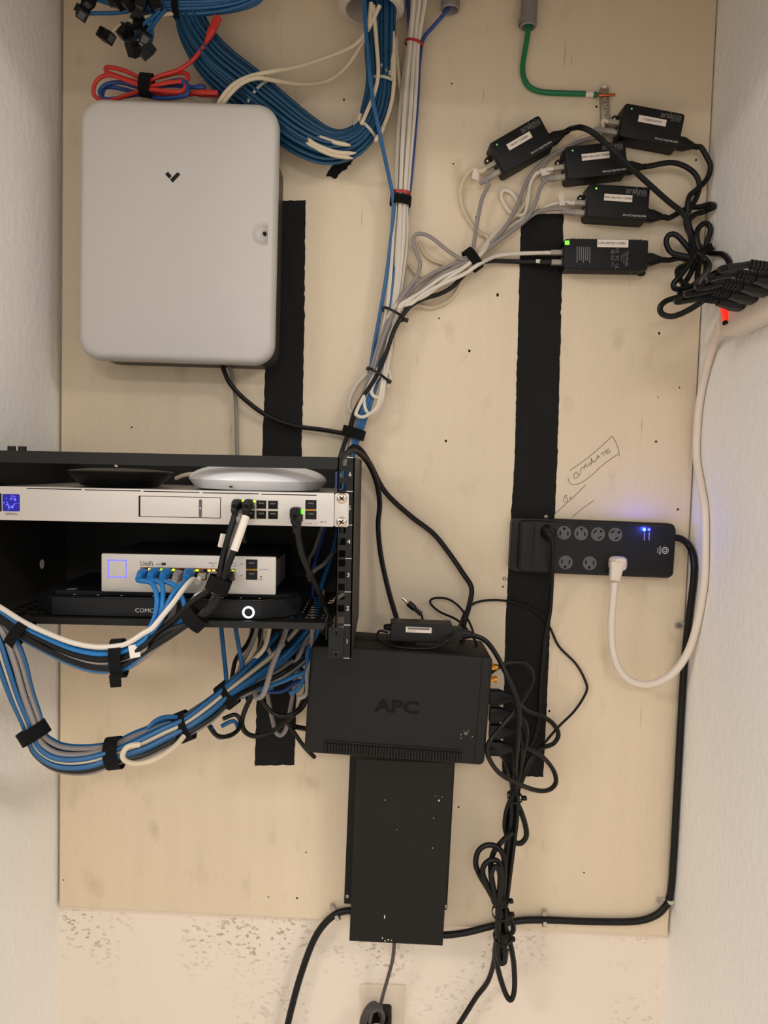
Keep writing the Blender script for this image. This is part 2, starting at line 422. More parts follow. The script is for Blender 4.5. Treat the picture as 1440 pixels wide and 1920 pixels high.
for nm, pts in (('painted_strip', [(503, 379), (573, 375), (571, 600), (566, 842), (558, 1200), (552, 1434), (478, 1436), (484, 1180), (492, 842), (499, 640)]),
                ('painted_strip', [(977, 404), (1057, 400), (1052, 600), (1045, 860), (1036, 1060), (1027, 1280), (1019, 1457), (941, 1453), (948, 1160), (956, 1000), (965, 860), (971, 620)]),
                ('paint_patch', [(611, 331), (622, 311), (641, 301), (663, 299), (651, 317), (638, 325), (627, 336), (620, 331)])):
    p2 = px2(ragged(pts, 7 if nm[-1] == 'p' else 5, 0.8 if nm[-1] == 'p' else 1.5))
    board.P(nm, MB().poly(p2, 0.0001, -0.0004), 'blackpaint')
# pencil writing
def strokes(lst, name, r=0.00055):
    m_ = MB()
    for s in lst:
        q = smooth([W(1020 + x / 8, 800 + y / 8, 0.0002) for x, y in s], 4)
        m_.tube(q, r, 5, flat=0.3)
    board.P(name, m_, 'pencil')
strokes([[(385, 660), (600, 510), (820, 330), (1020, 143)], [(1020, 143), (1075, 230), (1115, 340), (1132, 440)], [(1115, 408), (900, 560), (700, 740), (560, 840), (450, 872), (390, 845), (360, 770)]], 'pencil_box')
strokes([[(510, 680), (470, 690), (445, 740), (460, 775), (510, 755), (540, 700), (490, 725)], [(555, 690), (550, 650), (570, 620), (600, 605)],
         [(600, 640), (620, 560), (650, 610)], [(605, 605), (640, 585)], [(720, 550), (690, 545), (665, 570), (680, 585), (710, 560), (705, 470), (725, 530)],
         [(735, 500), (740, 535), (765, 530), (785, 490)], [(790, 500), (805, 430), (840, 470)], [(800, 470), (825, 450)], [(850, 415), (930, 365)], [(885, 395), (900, 440)],
         [(925, 360), (945, 410), (1000, 365)], [(925, 360), (975, 328)], [(935, 385), (985, 350)]], 'pencil_writing')
strokes([[(160, 1310), (350, 1140), (480, 1020), (620, 875)], [(425, 1355), (560, 1240), (750, 1105)],
         [(290, 1120), (310, 1040), (345, 1030), (325, 1070), (355, 1080), (340, 1125), (300, 1130)], [(410, 1050), (390, 1075), (415, 1090)]], 'pencil_line')
# nail holes, dents and old screws
hl = [(847, 157), (850, 307), (893, 407), (1118, 200), (247, 801), (933, 553), (880, 658), (823, 597), (836, 827), (1234, 745), (1274, 727), (1230, 828), (1271, 955), (1236, 625), (1005, 545),
      (503, 1682), (557, 1684), (574, 1598), (119, 1650), (1095, 1636), (860, 1513), (645, 187), (1370, 0), (1030, 1333), (1305, 300), (943, 1100), (300, 1600), (948, 1085)]
for (x, y) in hl[:-2]:
    p = W(x, y); rr = rnd.uniform(0.0010, 0.0023)
    board.P('nail_hole', MB().disc((p.x, 0.001, p.z), rr, -0.00025, n=9, e=rnd.uniform(0.8, 1.5)), 'hole')
for (x, y, mt_) in ((1024, 969, 'zinc'), (946, 1085, 'zinc'), (541, 1300, 'hole'), (536, 444, 'hole'), (120, 1545, 'board'), (994, 455, 'hole'), (1013, 461, 'hole')):
    p = W(x, y)
    board.P('screw_head', MB().sphere((p.x, -0.0004, p.z), 0.0035, 10, 6, sy=0.4), mt_)

# ------------------------------------------------------------------ white enclosure
en = face('access_control_enclosure', 'large white rounded wall enclosure with a small black check mark', 'enclosure', (147, 180), (520, 189), (512, 684), (142, 670), 0.098)
w, h = en.w, en.h
def enc_cover():
    n, K = 16, 70; r0 = 0.034; rs = []
    dc = en.L(492, 437, 0.1); 
    def outline(k):
        hw, hh = w / 2, h / 2; out = []
        for (sx, sz, a0) in ((1, 1, 0), (-1, 1, 90), (-1, -1, 180), (1, -1, 270)):
            for j in range(n + 1):
                a = R(a0 + 90 * j / n); out.append((sx * (hw - r0) + r0 * math.cos(a), sz * (hh - r0) + r0 * math.sin(a)))
            # points along the straight edge
            nx_ = {0: (-1, 1), 90: (-1, -1), 180: (1, -1), 270: (1, 1)}[a0]
            p = out[-1]
            q = {0: (-(hw - r0), hh), 90: (-hw, -(hh - r0)), 180: (hw - r0, -hh), 270: (hw, hh - r0)}[a0]
            for j in range(1, 110): out.append((p[0] + (q[0] - p[0]) * j / 110, p[1] + (q[1] - p[1]) * j / 110))
        return out
    O = outline(0)
    rs.append([(x, -0.070, z) for x, z in O]); rs.append([(x, -0.082, z) for x, z in O])
    for k in range(1, 9):
        a = R(90 * k / 8); ins = 0.012 * (1 - math.cos(a)); s1 = 1 - 2 * ins / w; s2 = 1 - 2 * ins / h
        rs.append([(x * s1, -0.082 - 0.014 * math.sin(a), z * s2) for x, z in O])
    for k in range(1, K):
        f_ = 1 - k / K; rg = []
        for x, z in O:
            X, Z = x * (1 - 0.024 / w) * f_, z * (1 - 0.024 / h) * f_
            y = -0.096 - 0.004 * (1 - f_ ** 3)
            dd = math.hypot(X - dc.x, Z - dc.z) / 0.0165
            if dd < 1: y += 0.0095 * (1 - dd * dd) ** 0.75
            rg.append((X, y, Z))
        rs.append(rg)
    return MB().rings(rs)
en.P('cover', enc_cover(), 'enclosure', ang=60)
kx = en.L(495, 436, 0.096)
en.P('keyhole', MB().cyl((kx.x, -0.086, kx.z), (kx.x, -0.0922, kx.z), 0.0028), 'slot')
en.P('body', MB().rbox(0.0045, -0.0285, w - 0.015, h - 0.063, 0.026, -0.0004, -0.074).rbox(-0.040, h / 2 - 0.045, w - 0.105, 0.050, 0.010, -0.0004, -0.0735), 'greymetal')
lg = [[(310, 327), (315, 322), (322, 330), (317.5, 335)], [(319, 337), (333, 323), (338, 327), (324, 342.6)]]
for q in lg:
    pp = [en.L(x, y, 0.0998) for x, y in q]
    en.P('emblem', MB().poly([(p.x, p.z) for p in pp], -0.0985, -0.1004), 'ink')

# ------------------------------------------------------------------ rack and what it carries
RD = 0.305
g0, g1 = W(0, 975, RD), W(625, 988, RD)
RA = math.atan2(-(g1.z - g0.z), g1.x - g0.x)
rk = Thing('wall_mount_rack', 'black six unit wall mount rack frame fixed to the backboard', 'rack', Vector((W(662, 1045, RD).x, 0, W(662, 1045, RD).z)), RA)
tp, bt = rk.L(664, 858, RD), rk.L(657, 1234, RD)
ZT, ZB = tp.z, bt.z; U = (ZT - ZB) / 6
X1 = 0.0; X0 = X1 - 0.4826 - 0.030
yF = -RD
for sgn, xo in ((1, X1), (-1, X0)):
    up_ = MB(); xi = xo - sgn * 0.0225; xh0 = xo - sgn * 0.0195; xh1 = xo - sgn * 0.0105
    up_.box(xi, xh0, yF, yF + 0.002, ZB, ZT); up_.box(xh1, xo, yF, yF + 0.002, ZB, ZT)
    edges = [ZB]
    for u_ in range(6):
        for f_ in (0.14, 0.5, 0.86):
            zc = ZB + (u_ + f_) * U; edges += [zc - 0.0047, zc + 0.0047]
    edges.append(ZT)
    for k in range(0, len(edges), 2): up_.box(xh0, xh1, yF, yF + 0.002, edges[k], edges[k + 1])
    up_.box(xi, xi + sgn * 0.0015, yF, yF + 0.012, ZB, ZT)
    o = rk.P('upright', up_, 'blacksteel')
    rk.P('side_panel', MB().box(xo, xo - sgn * 0.002, yF, -0.0015, ZB, ZT), 'rackside')
    if sgn > 0:
        for k in range(7): MB().box(xo - 0.0105, xo - 0.002, yF - 0.0002, yF, ZB + k * U - 0.0004, ZB + k * U + 0.0004).build('unit_mark', 'whiteink', o)
        
        for k in range(6): text(str(k + 1), 0.0085, o, xo - 0.006, yF - 0.0002, ZB + (k + 0.5) * U, 'whiteink', name='unit_number')
rk.P('back_panel', MB().box(X0 + 0.002, X1 - 0.002, -0.0015, -0.004, ZB, ZT), 'blacksteel')
rk.P('top_bar', MB().box(X0, X1 - 0.0235, yF, yF + 0.0025, ZT - 0.016, ZT).box(X0, X1 - 0.002, yF + 0.0025, yF + 0.010, ZT - 0.002, ZT), 'rackside')
rk.P('top_flange', MB().box(X0 + 0.002, X0 + 0.022, yF + 0.03, -0.004, ZT - 0.002, ZT), 'blacksteel')
for x in (22, 42):
    b_ = rk.L(x, 841, RD - 0.006)
    rk.P('bolt', MB().cyl((b_.x, b_.y, ZT), (b_.x, b_.y, ZT + 0.006), 0.0055, n=10), 'blacksteel')
s_ = rk.L(97, 1058, 0.10)
rk.P('round_sticker', MB().cyl((X0 + 0.002, s_.y, s_.z), (X0 + 0.0026, s_.y, s_.z), 0.0075, n=20), 'label')

def screw(t, x, y, z, mt_, parent=None, r=0.006):
    s = MB().sphere((x, y, z), r, 16, 8, sy=0.45).build('screw', mt_, parent or t.o)
    a = rnd.uniform(0, 1.5); k = MB()
    for q in (a, a + math.pi / 2):
        c, n_ = math.cos(q) * r * 0.55, math.sin(q) * r * 0.55; c2, n2 = -math.sin(q) * 0.0008, math.cos(q) * 0.0008
        k.poly([(x + c + c2, z + n_ + n2), (x - c + c2, z - n_ + n2), (x - c - c2, z - n_ - n2), (x + c - c2, z + n_ - n2)], y - r * 0.3, y - r * 0.47)
    k.build('drive_slot', 'slot', s)

# --- silver one unit gateway
gt = Thing('rack_gateway', 'silver one unit rack gateway with a glowing blue square screen', 'network device', rk.o.location.copy(), RA)
GD = RD + 0.004
a_, b_ = gt.L(627, 924.5, GD), gt.L(627, 988, GD)
gz1, gz0, gx1 = a_.z, b_.z, a_.x; gx0 = gx1 - 0.464
def GL(px, py, dd=GD): return gt.L(px, py, dd)
fp = gt.P('front_panel', MB().rbox((gx0 + gx1) / 2, (gz0 + gz1) / 2, gx1 - gx0, gz1 - gz0, 0.002, -RD - 0.0, -GD, 0.0008), 'silver')
gt.P('case', MB().box(gx0 + 0.001, gx1 - 0.001, -RD, -0.03, gz0 + 0.001, gz1 - 0.001), 'silvertop')
for sx in (1, -1):
    e0 = gx1 + 0.0005 if sx > 0 else gx0 - 0.0195
    ear = gt.P('ear', MB().rbox(e0 + 0.0095, (gz0 + gz1) / 2, 0.019, gz1 - gz0, 0.003, -RD - 0.0003, -RD - 0.0035, 0.0006), 'silver')
    for zz in (gz0 + 0.0068, gz1 - 0.0068):
        screw(gt, e0 + 0.0095, -RD - 0.0035, zz, 'chrome', ear, 0.0072)
def slotbox(x0, y0, x1, y1, name, mt_, parent, th=0.0003, d=GD, T=gt):
    p = T.L(x0, y0, d); q = T.L(x1, y1, d)
    return MB().box(p.x, q.x, -d + 0.001, -d - th, p.z, q.z).build(name, mt_, parent)
ys = lambda x: 909.5 + (x / 625.0) * 15.3
for x0, x1 in ((50, 153), (159, 264), (269, 374), (380, 485), (490, 594)):
    p = GL(x0, ys(x0) + 5, GD); q = GL(x1, ys(x1) + 5, GD)
    MB().box(p.x, q.x, -GD + 0.002, -GD - 0.0002, p.z - 0.0006, p.z + 0.0006).build('vent_slot', 'slot', fp)
p, q = GL(4, 926), GL(38, 959)
scr = MB().rbox((p.x + q.x) / 2, (p.z + q.z) / 2, abs(q.x - p.x) - 0.001, abs(q.z - p.z), 0.002, -GD + 0.001, -GD - 0.0003).build('status_screen', 'screen', gt.o)
rs = random.Random(9); dm = MB()
cx, cz = (p.x + q.x) / 2, (p.z + q.z) / 2
for k in range(46):
    a = rs.uniform(0, 6.28); rr = rs.uniform(0.0045, 0.0098)
    dm.disc((cx + rr * math.cos(a), -GD - 0.0002, cz + rr * math.sin(a)), rs.uniform(0.0004, 0.0011), -GD - 0.0005, n=6)
dm.build('screen_dots', 'led_violet', scr, kind='stuff')
slotbox(-6, 925, 3, 959, 'reset_panel', 'slot', fp)
text('UDM Pro', 0.0042, fp, GL(22, 964).x, -GD - 0.0001, GL(22, 964).z, 'ink')
# drive bay
p, q = GL(260, 929.5), GL(414, 972)
bay = MB().box(p.x, q.x, -GD + 0.001, -GD - 0.0002, p.z, q.z).build('drive_bay', 'slot', gt.o)
MB().rbox((p.x + q.x) / 2 + 0.0008, (p.z + q.z) / 2, abs(q.x - p.x) - 0.0032, abs(p.z - q.z) - 0.0016, 0.001, -GD + 0.001, -GD - 0.0006, 0.0002).build('drive_tray', 'silver', bay)
p = GL(376, 953); MB().rbox(p.x, p.z, 0.0042, 0.024, 0.002, -GD, -GD - 0.0009).build('latch', 'socket', bay)
MB().disc((p.x, -GD, p.z), 0.0011, -GD - 0.0012).build('latch_button', 'whiteink', bay)
# ports
def port(t, parent, cx, cz, w_, h_, y, frame='chrome', inner='slot', name='port'):
    o = MB().box(cx - w_ / 2, cx + w_ / 2, y + 0.001, y - 0.0003, cz - h_ / 2, cz + h_ / 2).build(name, frame, parent)
    MB().box(cx - w_ * 0.43, cx + w_ * 0.43, y, y - 0.0006, cz - h_ * 0.42, cz + h_ * 0.42).build('opening', inner, o)
    MB().box(cx - w_ * 0.25, cx + w_ * 0.25, y, y - 0.0009, cz + h_ * 0.06, cz + h_ * 0.22).build('contacts', 'socket', o)
    return o
for row, yy in ((0, 945), (1, 964)):
    for c in range(4):
        p = GL(446.5 + 21.8 * c, yy + c * 0.55); port(gt, gt.o, p.x, p.z, 0.0148, 0.0128, -GD)
for x, yy in ((457, 936), (475, 937)):
    p = GL(x, yy + 3); MB().rbox(p.x, p.z, 0.006, 0.003, 0.001, -GD, -GD - 0.001).build('port_light', 'led_lime', gt.o)
p = GL(557, 967.5); wp = port(gt, gt.o, p.x, p.z, 0.0165, 0.0145, -GD)
p = GL(566, 959.5); MB().rbox(p.x, p.z, 0.006, 0.006, 0.002, -GD, -GD - 0.001).build('port_light', 'led_green', gt.o)
for yy in (946, 965.5):
    p = GL(583, yy); port(gt, gt.o, p.x, p.z, 0.0148, 0.0118, -GD, 'slot', 'blackplastic', 'sfp_port')
p = GL(583, 956); MB().box(p.x - 0.007, p.x + 0.007, -GD, -GD - 0.0006, p.z - 0.0012, p.z + 0.0012).build('sfp_latch', 'gold', gt.o)
p = GL(602.5, 979); MB().disc((p.x, -GD + 0.001, p.z), 0.0009, -GD - 0.0002).build('reset_hole', 'slot', gt.o)
text('RESET', 0.0024, fp, GL(609, 979).x, -GD - 0.0001, GL(609, 979).z, 'greyink')
text('10G SFP+   1 / 2', 0.0024, fp, GL(583, 982).x, -GD - 0.0001, GL(583, 982).z, 'greyink')

# --- access points lying on the gateway
def lathe(prof, n=48): return [[(r_ * math.cos(2 * math.pi * k / n), r_ * math.sin(2 * math.pi * k / n), z_) for k in range(n)] for r_, z_ in prof]
ztop = (gt.m @ Vector((GL(485, 921).x, -0.2, gz1))).z
c = W(485, 905, 0.205)
ap = Thing('access_point', 'white domed ceiling access point resting on the silver gateway', 'access point', Vector((c.x, -0.205, ztop)))
wr = 254 * (DIST - 0.205) / F / 2
ap.P('base', MB().rings(lathe([(wr * 0.86, 0.0), (wr * 0.9, 0.001), (wr * 0.985, 0.0115), (wr, 0.0135)])), 'dome')
ap.P('dome', MB().rings(lathe([(wr, 0.0135)] + [(wr * math.cos(R(a)) ** 0.8, 0.0135 + 0.0235 * math.sin(R(a))) for a in range(8, 90, 8)] + [(0.002, 0.037)])), 'dome')
ap.P('mount_notch', MB().box(-0.024, -0.020, -wr * 0.955, -wr * 0.93, 0.004, 0.006), 'slot')
c = W(227, 896, 0.20); ztop2 = (gt.m @ Vector((GL(227, 915).x, -0.2, gz1))).z
pk = Thing('black_access_point', 'black puck shaped access point lying upside down on the silver gateway', 'access point', Vector((c.x, -0.20, ztop2)))
wr = 188 * (DIST - 0.20) / F / 2
pk.P('shell', MB().rings(lathe([(wr * 0.70, 0.0), (wr * 0.76, 0.001), (wr * 0.97, 0.016), (wr, 0.021), (wr * 0.99, 0.0225)])), 'puck')
pk.P('back_plate', MB().rings(lathe([(wr * 0.98, 0.0225), (wr * 0.5, 0.0255), (0.01, 0.026)])), 'blackplastic')
pk.P('mounting_stud', MB().sphere((-0.004, -0.01, 0.0285), 0.003), 'chrome')

# --- vented shelf
sh = Thing('vented_rack_shelf', 'black vented cantilever shelf bolted to the bottom of the rack', 'shelf', rk.o.location.copy(), RA)
p0 = sh.L(600, 1168, RD); p1 = sh.L(600, 1181, RD); SZ = p0.z - 0.0005
sx0, sx1 = X0 + 0.026, sh.L(608, 1170, RD).x
plate = MB(); nx, ny = 62, 26; dx, dy = (sx1 - sx0) / nx, 0.262 / ny
vi = {}
def gv(i, j):
    if (i, j) not in vi: vi[(i, j)] = len(plate.v); plate.v.append(Vector((sx0 + i * dx, -RD + 0.002 + j * dy, SZ)))
    return vi[(i, j)]
for i in range(nx):
    for j in range(ny):
        if j % 2 == 1 and i % 3 != 0 and j < ny - 1 and j > 1: continue
        plate.f.append((gv(i, j), gv(i + 1, j), gv(i + 1, j + 1), gv(i, j + 1)))
sh.P('tray', plate, 'blacksteel')
sh.P('front_lip', MB().box(sx0, sx1, -RD - 0.001, -RD + 0.0015, SZ - 0.0085, SZ + 0.0005), 'rackside')
sh.P('rear_lip', MB().box(sx0, sx1, -0.046, -0.044, SZ - 0.012, SZ), 'blacksteel')
for sx in (1, -1):
    ex = sh.L(630, 1205, RD).x if sx > 0 else X0 + 0.010
    ez0, ez1 = ZB + 0.0005, sh.L(630, 1176, RD).z
    e_ = sh.P('ear', MB().rbox(ex, (ez0 + ez1) / 2, 0.0205, ez1 - ez0, 0.002, -RD - 0.0004, -RD - 0.0028, 0.0005), 'blacksteel')
    for zz in (ez0 + 0.0055, ez1 - 0.0062): screw(sh, ex + 0.0005, -RD - 0.0028, zz, 'blacksteel' if sx < 0 else 'rackside', e_, 0.0068)
    bx = ex - sx * 0.0125
    sh.P('bracket', MB().box(bx, bx - sx * 0.0015, -RD - 0.001, -0.06, SZ - 0.022, SZ + 0.001), 'blacksteel')

# --- cable modem with chamfered corners
md = Thing('cable_modem', 'wide black cable modem with a glowing white ring button', 'modem', rk.o.location.copy(), RA)
MDD = 0.292
def ML(px, py, d=MDD): return md.L(px, py, d)
mz0 = SZ + 0.0006; mz1 = ML(300, 1123).z
xa, xb = ML(98, 1140).x, ML(490, 1140).x
xa0 = ML(66, 1140, MDD - 0.02).x; xb0 = xb + 0.050
plan = [(xa, -MDD), (xb, -MDD), (xb0, -MDD + 0.040), (xb0, -0.075), (xa0, -0.075), (xa0, -MDD + 0.026)]
def prismz(pts, z0, z1, ins=0.0):
    cx = sum(p[0] for p in pts) / len(pts); cy = sum(p[1] for p in pts) / len(pts)
    def sc(k): return [(x - k * (1 if x > cx else -1), y - k * (1 if y > cy else -1)) for x, y in pts]
    return MB().rings([[(x, y, z0) for x, y in sc(ins)], [(x, y, z0 + ins) for x, y in pts], [(x, y, z1 - ins) for x, y in pts], [(x, y, z1) for x, y in sc(ins)]])
md.P('case', prismz(plan, mz0, mz1, 0.001), 'stripface')
gp = [(xa + 0.002, -MDD + 0.006), (xb - 0.002, -MDD + 0.006), (xb + 0.022, -MDD + 0.030), (xa - 0.012, -MDD + 0.030)]
md.P('gloss_strip', prismz(gp, mz1 - 0.001, mz1 + 0.0004), 'gloss')
hp = [(xa - 0.010, -MDD + 0.033), (xb + 0.022, -MDD + 0.033), (xb0 - 0.004, -MDD + 0.052), (xb0 - 0.004, -0.08), (xa0 + 0.004, -0.08), (xa0 + 0.006, -MDD + 0.045)]
md.P('top_plate', prismz(hp, mz1 - 0.001, mz1 + 0.004, 0.001), 'stripface')
p = ML(466, 1148)
md.P('ring_button', MB().band((p.x, -MDD, p.z), (0, 1, 0), (0, 0, 1), 0.0058, 0.0058, 0.002, 0.0026, 36), 'led_white')
md.P('button', MB().disc((p.x, -MDD + 0.001, p.z), 0.0056, -MDD - 0.0008), 'rackside')
p = ML(441, 1149); md.P('pinhole', MB().disc((p.x, -MDD + 0.001, p.z), 0.001, -MDD - 0.0002), 'slot')
p = ML(253, 1144.5); text('COMCAST', 0.0082, md.o, p.x, -MDD - 0.0002, p.z, 'whiteink', align='LEFT', sx=1.05)
for x in (129, 174, 219, 280, 412, 447, 483):
    p = ML(x, 1112); md.P('status_icon', MB().box(p.x - 0.0014, p.x + 0.0014, -MDD + 0.018, -MDD + 0.020, mz1, mz1 + 0.0006), 'whiteink')
p = ML(113, 1108)
md.P('top_sticker', MB().box(p.x - 0.007, p.x + 0.005, -MDD + 0.036, -MDD + 0.050, mz1 + 0.0038, mz1 + 0.0043), 'greyink')

# --- eight port switch on the modem
sw = Thing('desktop_network_switch', 'small silver fronted network switch standing on the black modem', 'network device', rk.o.location.copy(), RA)
SWD = 0.268
def SL(px, py, d=SWD): return sw.L(px, py, d)
a_, b_ = SL(190, 1037.5), SL(517, 1099)
swx0, swx1, swz0 = a_.x, b_.x, mz1 + 0.0046; swz1 = SL(350, 1041).z
fs = sw.P('front_panel', MB().rbox((swx0 + swx1) / 2, (swz0 + swz1) / 2, swx1 - swx0, swz1 - swz0, 0.002, -SWD + 0.004, -SWD, 0.0008), 'silver')
cs = sw.P('case', MB().box(swx0 + 0.001, swx1 - 0.001, -SWD + 0.004, -0.085, swz0, swz1 - 0.0005), 'blacksteel')
vg = MB()
for k in range(12):
    yy = -SWD + 0.014 + 0.008 * k; vg.box(swx1 - 0.0012, swx1 - 0.0005, yy, yy + 0.0012, swz0 + 0.010, swz1 - 0.006)
vg.build('side_vents', 'greymetal', cs, kind='stuff')
p, q = SL(202, 1049), SL(237.5, 1083.5); cx, cz, hw, hh = (p.x + q.x) / 2, (p.z + q.z) / 2, abs(q.x - p.x) / 2, abs(q.z - p.z) / 2
fr = MB()
for (x0, x1, z0, z1) in ((cx - hw, cx + hw, cz + hh - 0.0016, cz + hh), (cx - hw, cx + hw, cz - hh, cz - hh + 0.0016), (cx - hw, cx - hw + 0.0016, cz - hh, cz + hh), (cx + hw - 0.0016, cx + hw, cz - hh, cz + hh)):
    fr.box(x0, x1, -SWD + 0.001, -SWD - 0.0004, z0, z1)
fr.build('square_light', 'led_violet', sw.o)
p = SL(275, 1057); text('UniFi', 0.0095, fs, p.x, -SWD - 0.0002, p.z, 'ink', sx=0.9)
p = SL(302, 1058.5); text('SWITCH 8', 0.003, fs, p.x, -SWD - 0.0002, p.z, 'greyink')
slotbox(303, 1055, 311, 1060, 'power_badge', 'ink', fs, 0.0002, SWD, sw)
p0, p1 = SL(263, 1063), SL(441, 1089)
pb = MB().box(p0.x, p1.x, -SWD + 0.001, -SWD - 0.0003, p1.z, p0.z).build('port_block', 'copper', sw.o)
pw = (p1.x - p0.x) / 8
for k in range(8):
    cx = p0.x + (k + 0.5) * pw; cz = (p0.z + p1.z) / 2 - 0.001
    o = MB().box(cx - pw * 0.44, cx + pw * 0.44, -SWD, -SWD - 0.0005, p1.z + 0.001, p0.z - 0.001).build('port', 'slot', pb)
    for s, mt_ in ((-0.3, 'led_amber' if k in (1, 2, 4, 6) else 'socket'), (0.3, 'led_lime' if k in (1, 2, 4, 7) else ('led_amber' if k in (0, 5) else 'socket'))):
        MB().rbox(cx + s * pw, p0.z - 0.003, 0.0042, 0.0030, 0.001, -SWD, -SWD - 0.001).build('port_light', mt_, o)
for yy in (1058, 1078):
    p = SL(472, yy); port(sw, sw.o, p.x, p.z, 0.0158, 0.0135, -SWD, 'slot', 'blackplastic', 'sfp_port')
p = SL(472, 1068); MB().box(p.x - 0.0072, p.x + 0.0072, -SWD, -SWD - 0.0006, p.z - 0.0012, p.z + 0.0012).build('sfp_latch', 'gold', sw.o)
p = SL(489.5, 1081.5); MB().disc((p.x, -SWD + 0.001, p.z), 0.0011, -SWD - 0.0002).build('reset_hole', 'slot', sw.o)
for s, x, yy in (('RESET', 489, 1086.5), ('SFP 1', 454, 1058), ('SFP 2', 454, 1079), ('LINK/ACT', 399, 1056), ('PoE', 399, 1061), ('SPEED', 437, 1056), ('1G 100M', 437, 1061), ('PoE+ 802.3', 495, 1068)):
    p = SL(x, yy); text(s, 0.0026, fs, p.x, -SWD - 0.0002, p.z, 'greyink')

# ------------------------------------------------------------------ UPS on its bracket
UD = 0.152
up = face('ups_battery_backup', 'large matte black battery backup unit mounted sideways on the wall bracket', 'battery backup', (583, 1209), (921, 1232), (912, 1437), (570, 1411), UD)
w, h = up.w, up.h
ub = up.P('case', MB().rbox(0, 0, w, h, 0.008, -0.036, -UD, 0.005), 'upsplastic')
sx = up.L(897, 1330, UD).x
up.P('seam', MB().box(sx - 0.0006, sx + 0.0006, -UD + 0.001, -UD - 0.0002, -h / 2 + 0.002, h / 2 - 0.004), 'slot')
text('APC', 0.0270, up.o, up.L(745, 1326, UD).x, -UD - 0.0004, up.L(745, 1326, UD).z, 'slot', sx=1.35, ext=0.0006, bold=0.0008, name='embossed_lettering')
a_, b_ = up.L(612, 1389, UD), up.L(862, 1428, UD)
vz1 = a_.z - 0.001
vm = MB(); nr = 46
for k in range(nr):
    x = a_.x + (b_.x - a_.x) * k / (nr - 1)
    vm.box(x - 0.0014, x + 0.0014, -UD + 0.002, -UD - 0.0020, -h / 2 + 0.0035, vz1 - 0.003)
vm.build('bottom_vent_ribs', 'upsplastic', ub, kind='stuff')
up.P('vent_recess', MB().box(a_.x - 0.003, b_.x + 0.003, -UD + 0.002, -UD - 0.0003, -h / 2 + 0.003, vz1), 'slot')
up.P('vent_frame', MB().box(a_.x - 0.004, b_.x + 0.004, -UD + 0.001, -UD - 0.0018, vz1, vz1 + 0.0016), 'upsplastic')
vm = MB()
for k in range(26):
    x = -w / 2 + 0.05 + k * 0.0045
    vm.box(x, x + 0.0022, -UD + 0.055, -0.05, h / 2 - 0.002, h / 2 + 0.003)
vm.build('top_vent_ribs', 'upsplastic', ub, kind='stuff')
for x in (-w / 2 + 0.03, w / 2 - 0.03):
    up.P('foot', MB().cyl((x, -0.12, -h / 2 - 0.003), (x, -0.12, -h / 2 + 0.002), 0.004, n=10), 'rubber')
for yy in (1250, 1273):
    p = up.L(921, yy, 0.118)
    up.P('coax_jack', MB().cyl((w / 2 - 0.001, -0.118, p.z), (w / 2 + 0.009, -0.118, p.z), 0.0058, n=6).cyl((w / 2 + 0.009, -0.118, p.z), (w / 2 + 0.014, -0.118, p.z), 0.0048, n=12), 'gold')

# wall bracket under it
bk = Thing('wall_bracket_cover', 'tall black sheet metal wall bracket below the battery backup', 'bracket', Vector((W(748, 1600).x, 0, W(748, 1600).z)))
def quad(t, pts, d0, d1, name, mt_, parent=None, bev=0.0):
    q = [t.L(x, y, d1) for x, y in pts]
    return MB().poly([(p.x, p.z) for p in q], -d0, -d1).build(name, mt_, parent or t.o)
quad(bk, [(656, 1418), (853, 1430), (838, 1706), (645, 1694)], 0.0, 0.003, 'back_plate', 'bracket')
quad(bk, [(668, 1424), (850, 1432), (830, 1773), (655, 1764)], 0.003, 0.062, 'box', 'bracket')
for x, y in ((652, 1681), (836, 1700)):
    p = bk.L(x, y, 0.003); bk.P('screw', MB().sphere((p.x, -0.003, p.z), 0.004, 12, 6, sy=0.5), 'zinc')

def flecks(t, pts, d, seed, parent=None):
    rf = random.Random(seed); m_ = MB()
    for x, y, r_, e_ in pts:
        p = t.L(x, y, d)
        m_.disc((p.x, -d + 0.0004, p.z), r_, -d - 0.0003, n=7, e=e_)
    m_.build('paint_flecks', 'label', parent or t.o, kind='stuff')
flecks(bk, [(721, 1719, .0009, 4), (823, 1501, .0012, 1.6), (817, 1492, .0006, 1), (829, 1494, .0006, 1), (813, 1534, .0008, 1), (811, 1590, .0009, 1), (722, 1500, .0008, 1), (744, 1555, .0006, 1), (717, 1759, .001, 1.5), (722, 1764, .0012, 1), (728, 1762, .0014, .8), (734, 1763, .001, 1)], .062, 1)
rf = random.Random(6)
flecks(up, [(875 + rf.gauss(0, 7), 1377 + rf.gauss(0, 4), rf.uniform(.0003, .0006), 1) for k in range(14)], UD, 2)
# power adapter on top of the UPS
AD = 0.125
ad = face('power_adapter', 'black laptop style power brick lying on top of the battery backup', 'power adapter', (733, 1168), (850, 1173), (848, 1207), (731, 1203), AD)
w, h = ad.w, ad.h
ad.P('case', MB().rbox(0, 0, w, h, 0.003, -0.085, -AD, 0.0015), 'blackplastic')
p, q = ad.L(761, 1175, AD), ad.L(809, 1186, AD)
lb = ad.P('label', MB().box(p.x, q.x, -AD + 0.001, -AD - 0.0002, p.z, q.z - 0.001), 'label')
MB().box(p.x + 0.003, q.x - 0.003, -AD, -AD - 0.0004, p.z - 0.001, p.z - 0.0042).build('barcode', 'greyink', lb)
text('S/N AD-12V', 0.0026, lb, p.x + 0.003, -AD - 0.0003, q.z + 0.001, 'greyink', align='LEFT')
ad.P('inlet', MB().box(w / 2 - 0.002, w / 2 + 0.016, -0.098, -0.120, -0.009, 0.009), 'blackplastic')
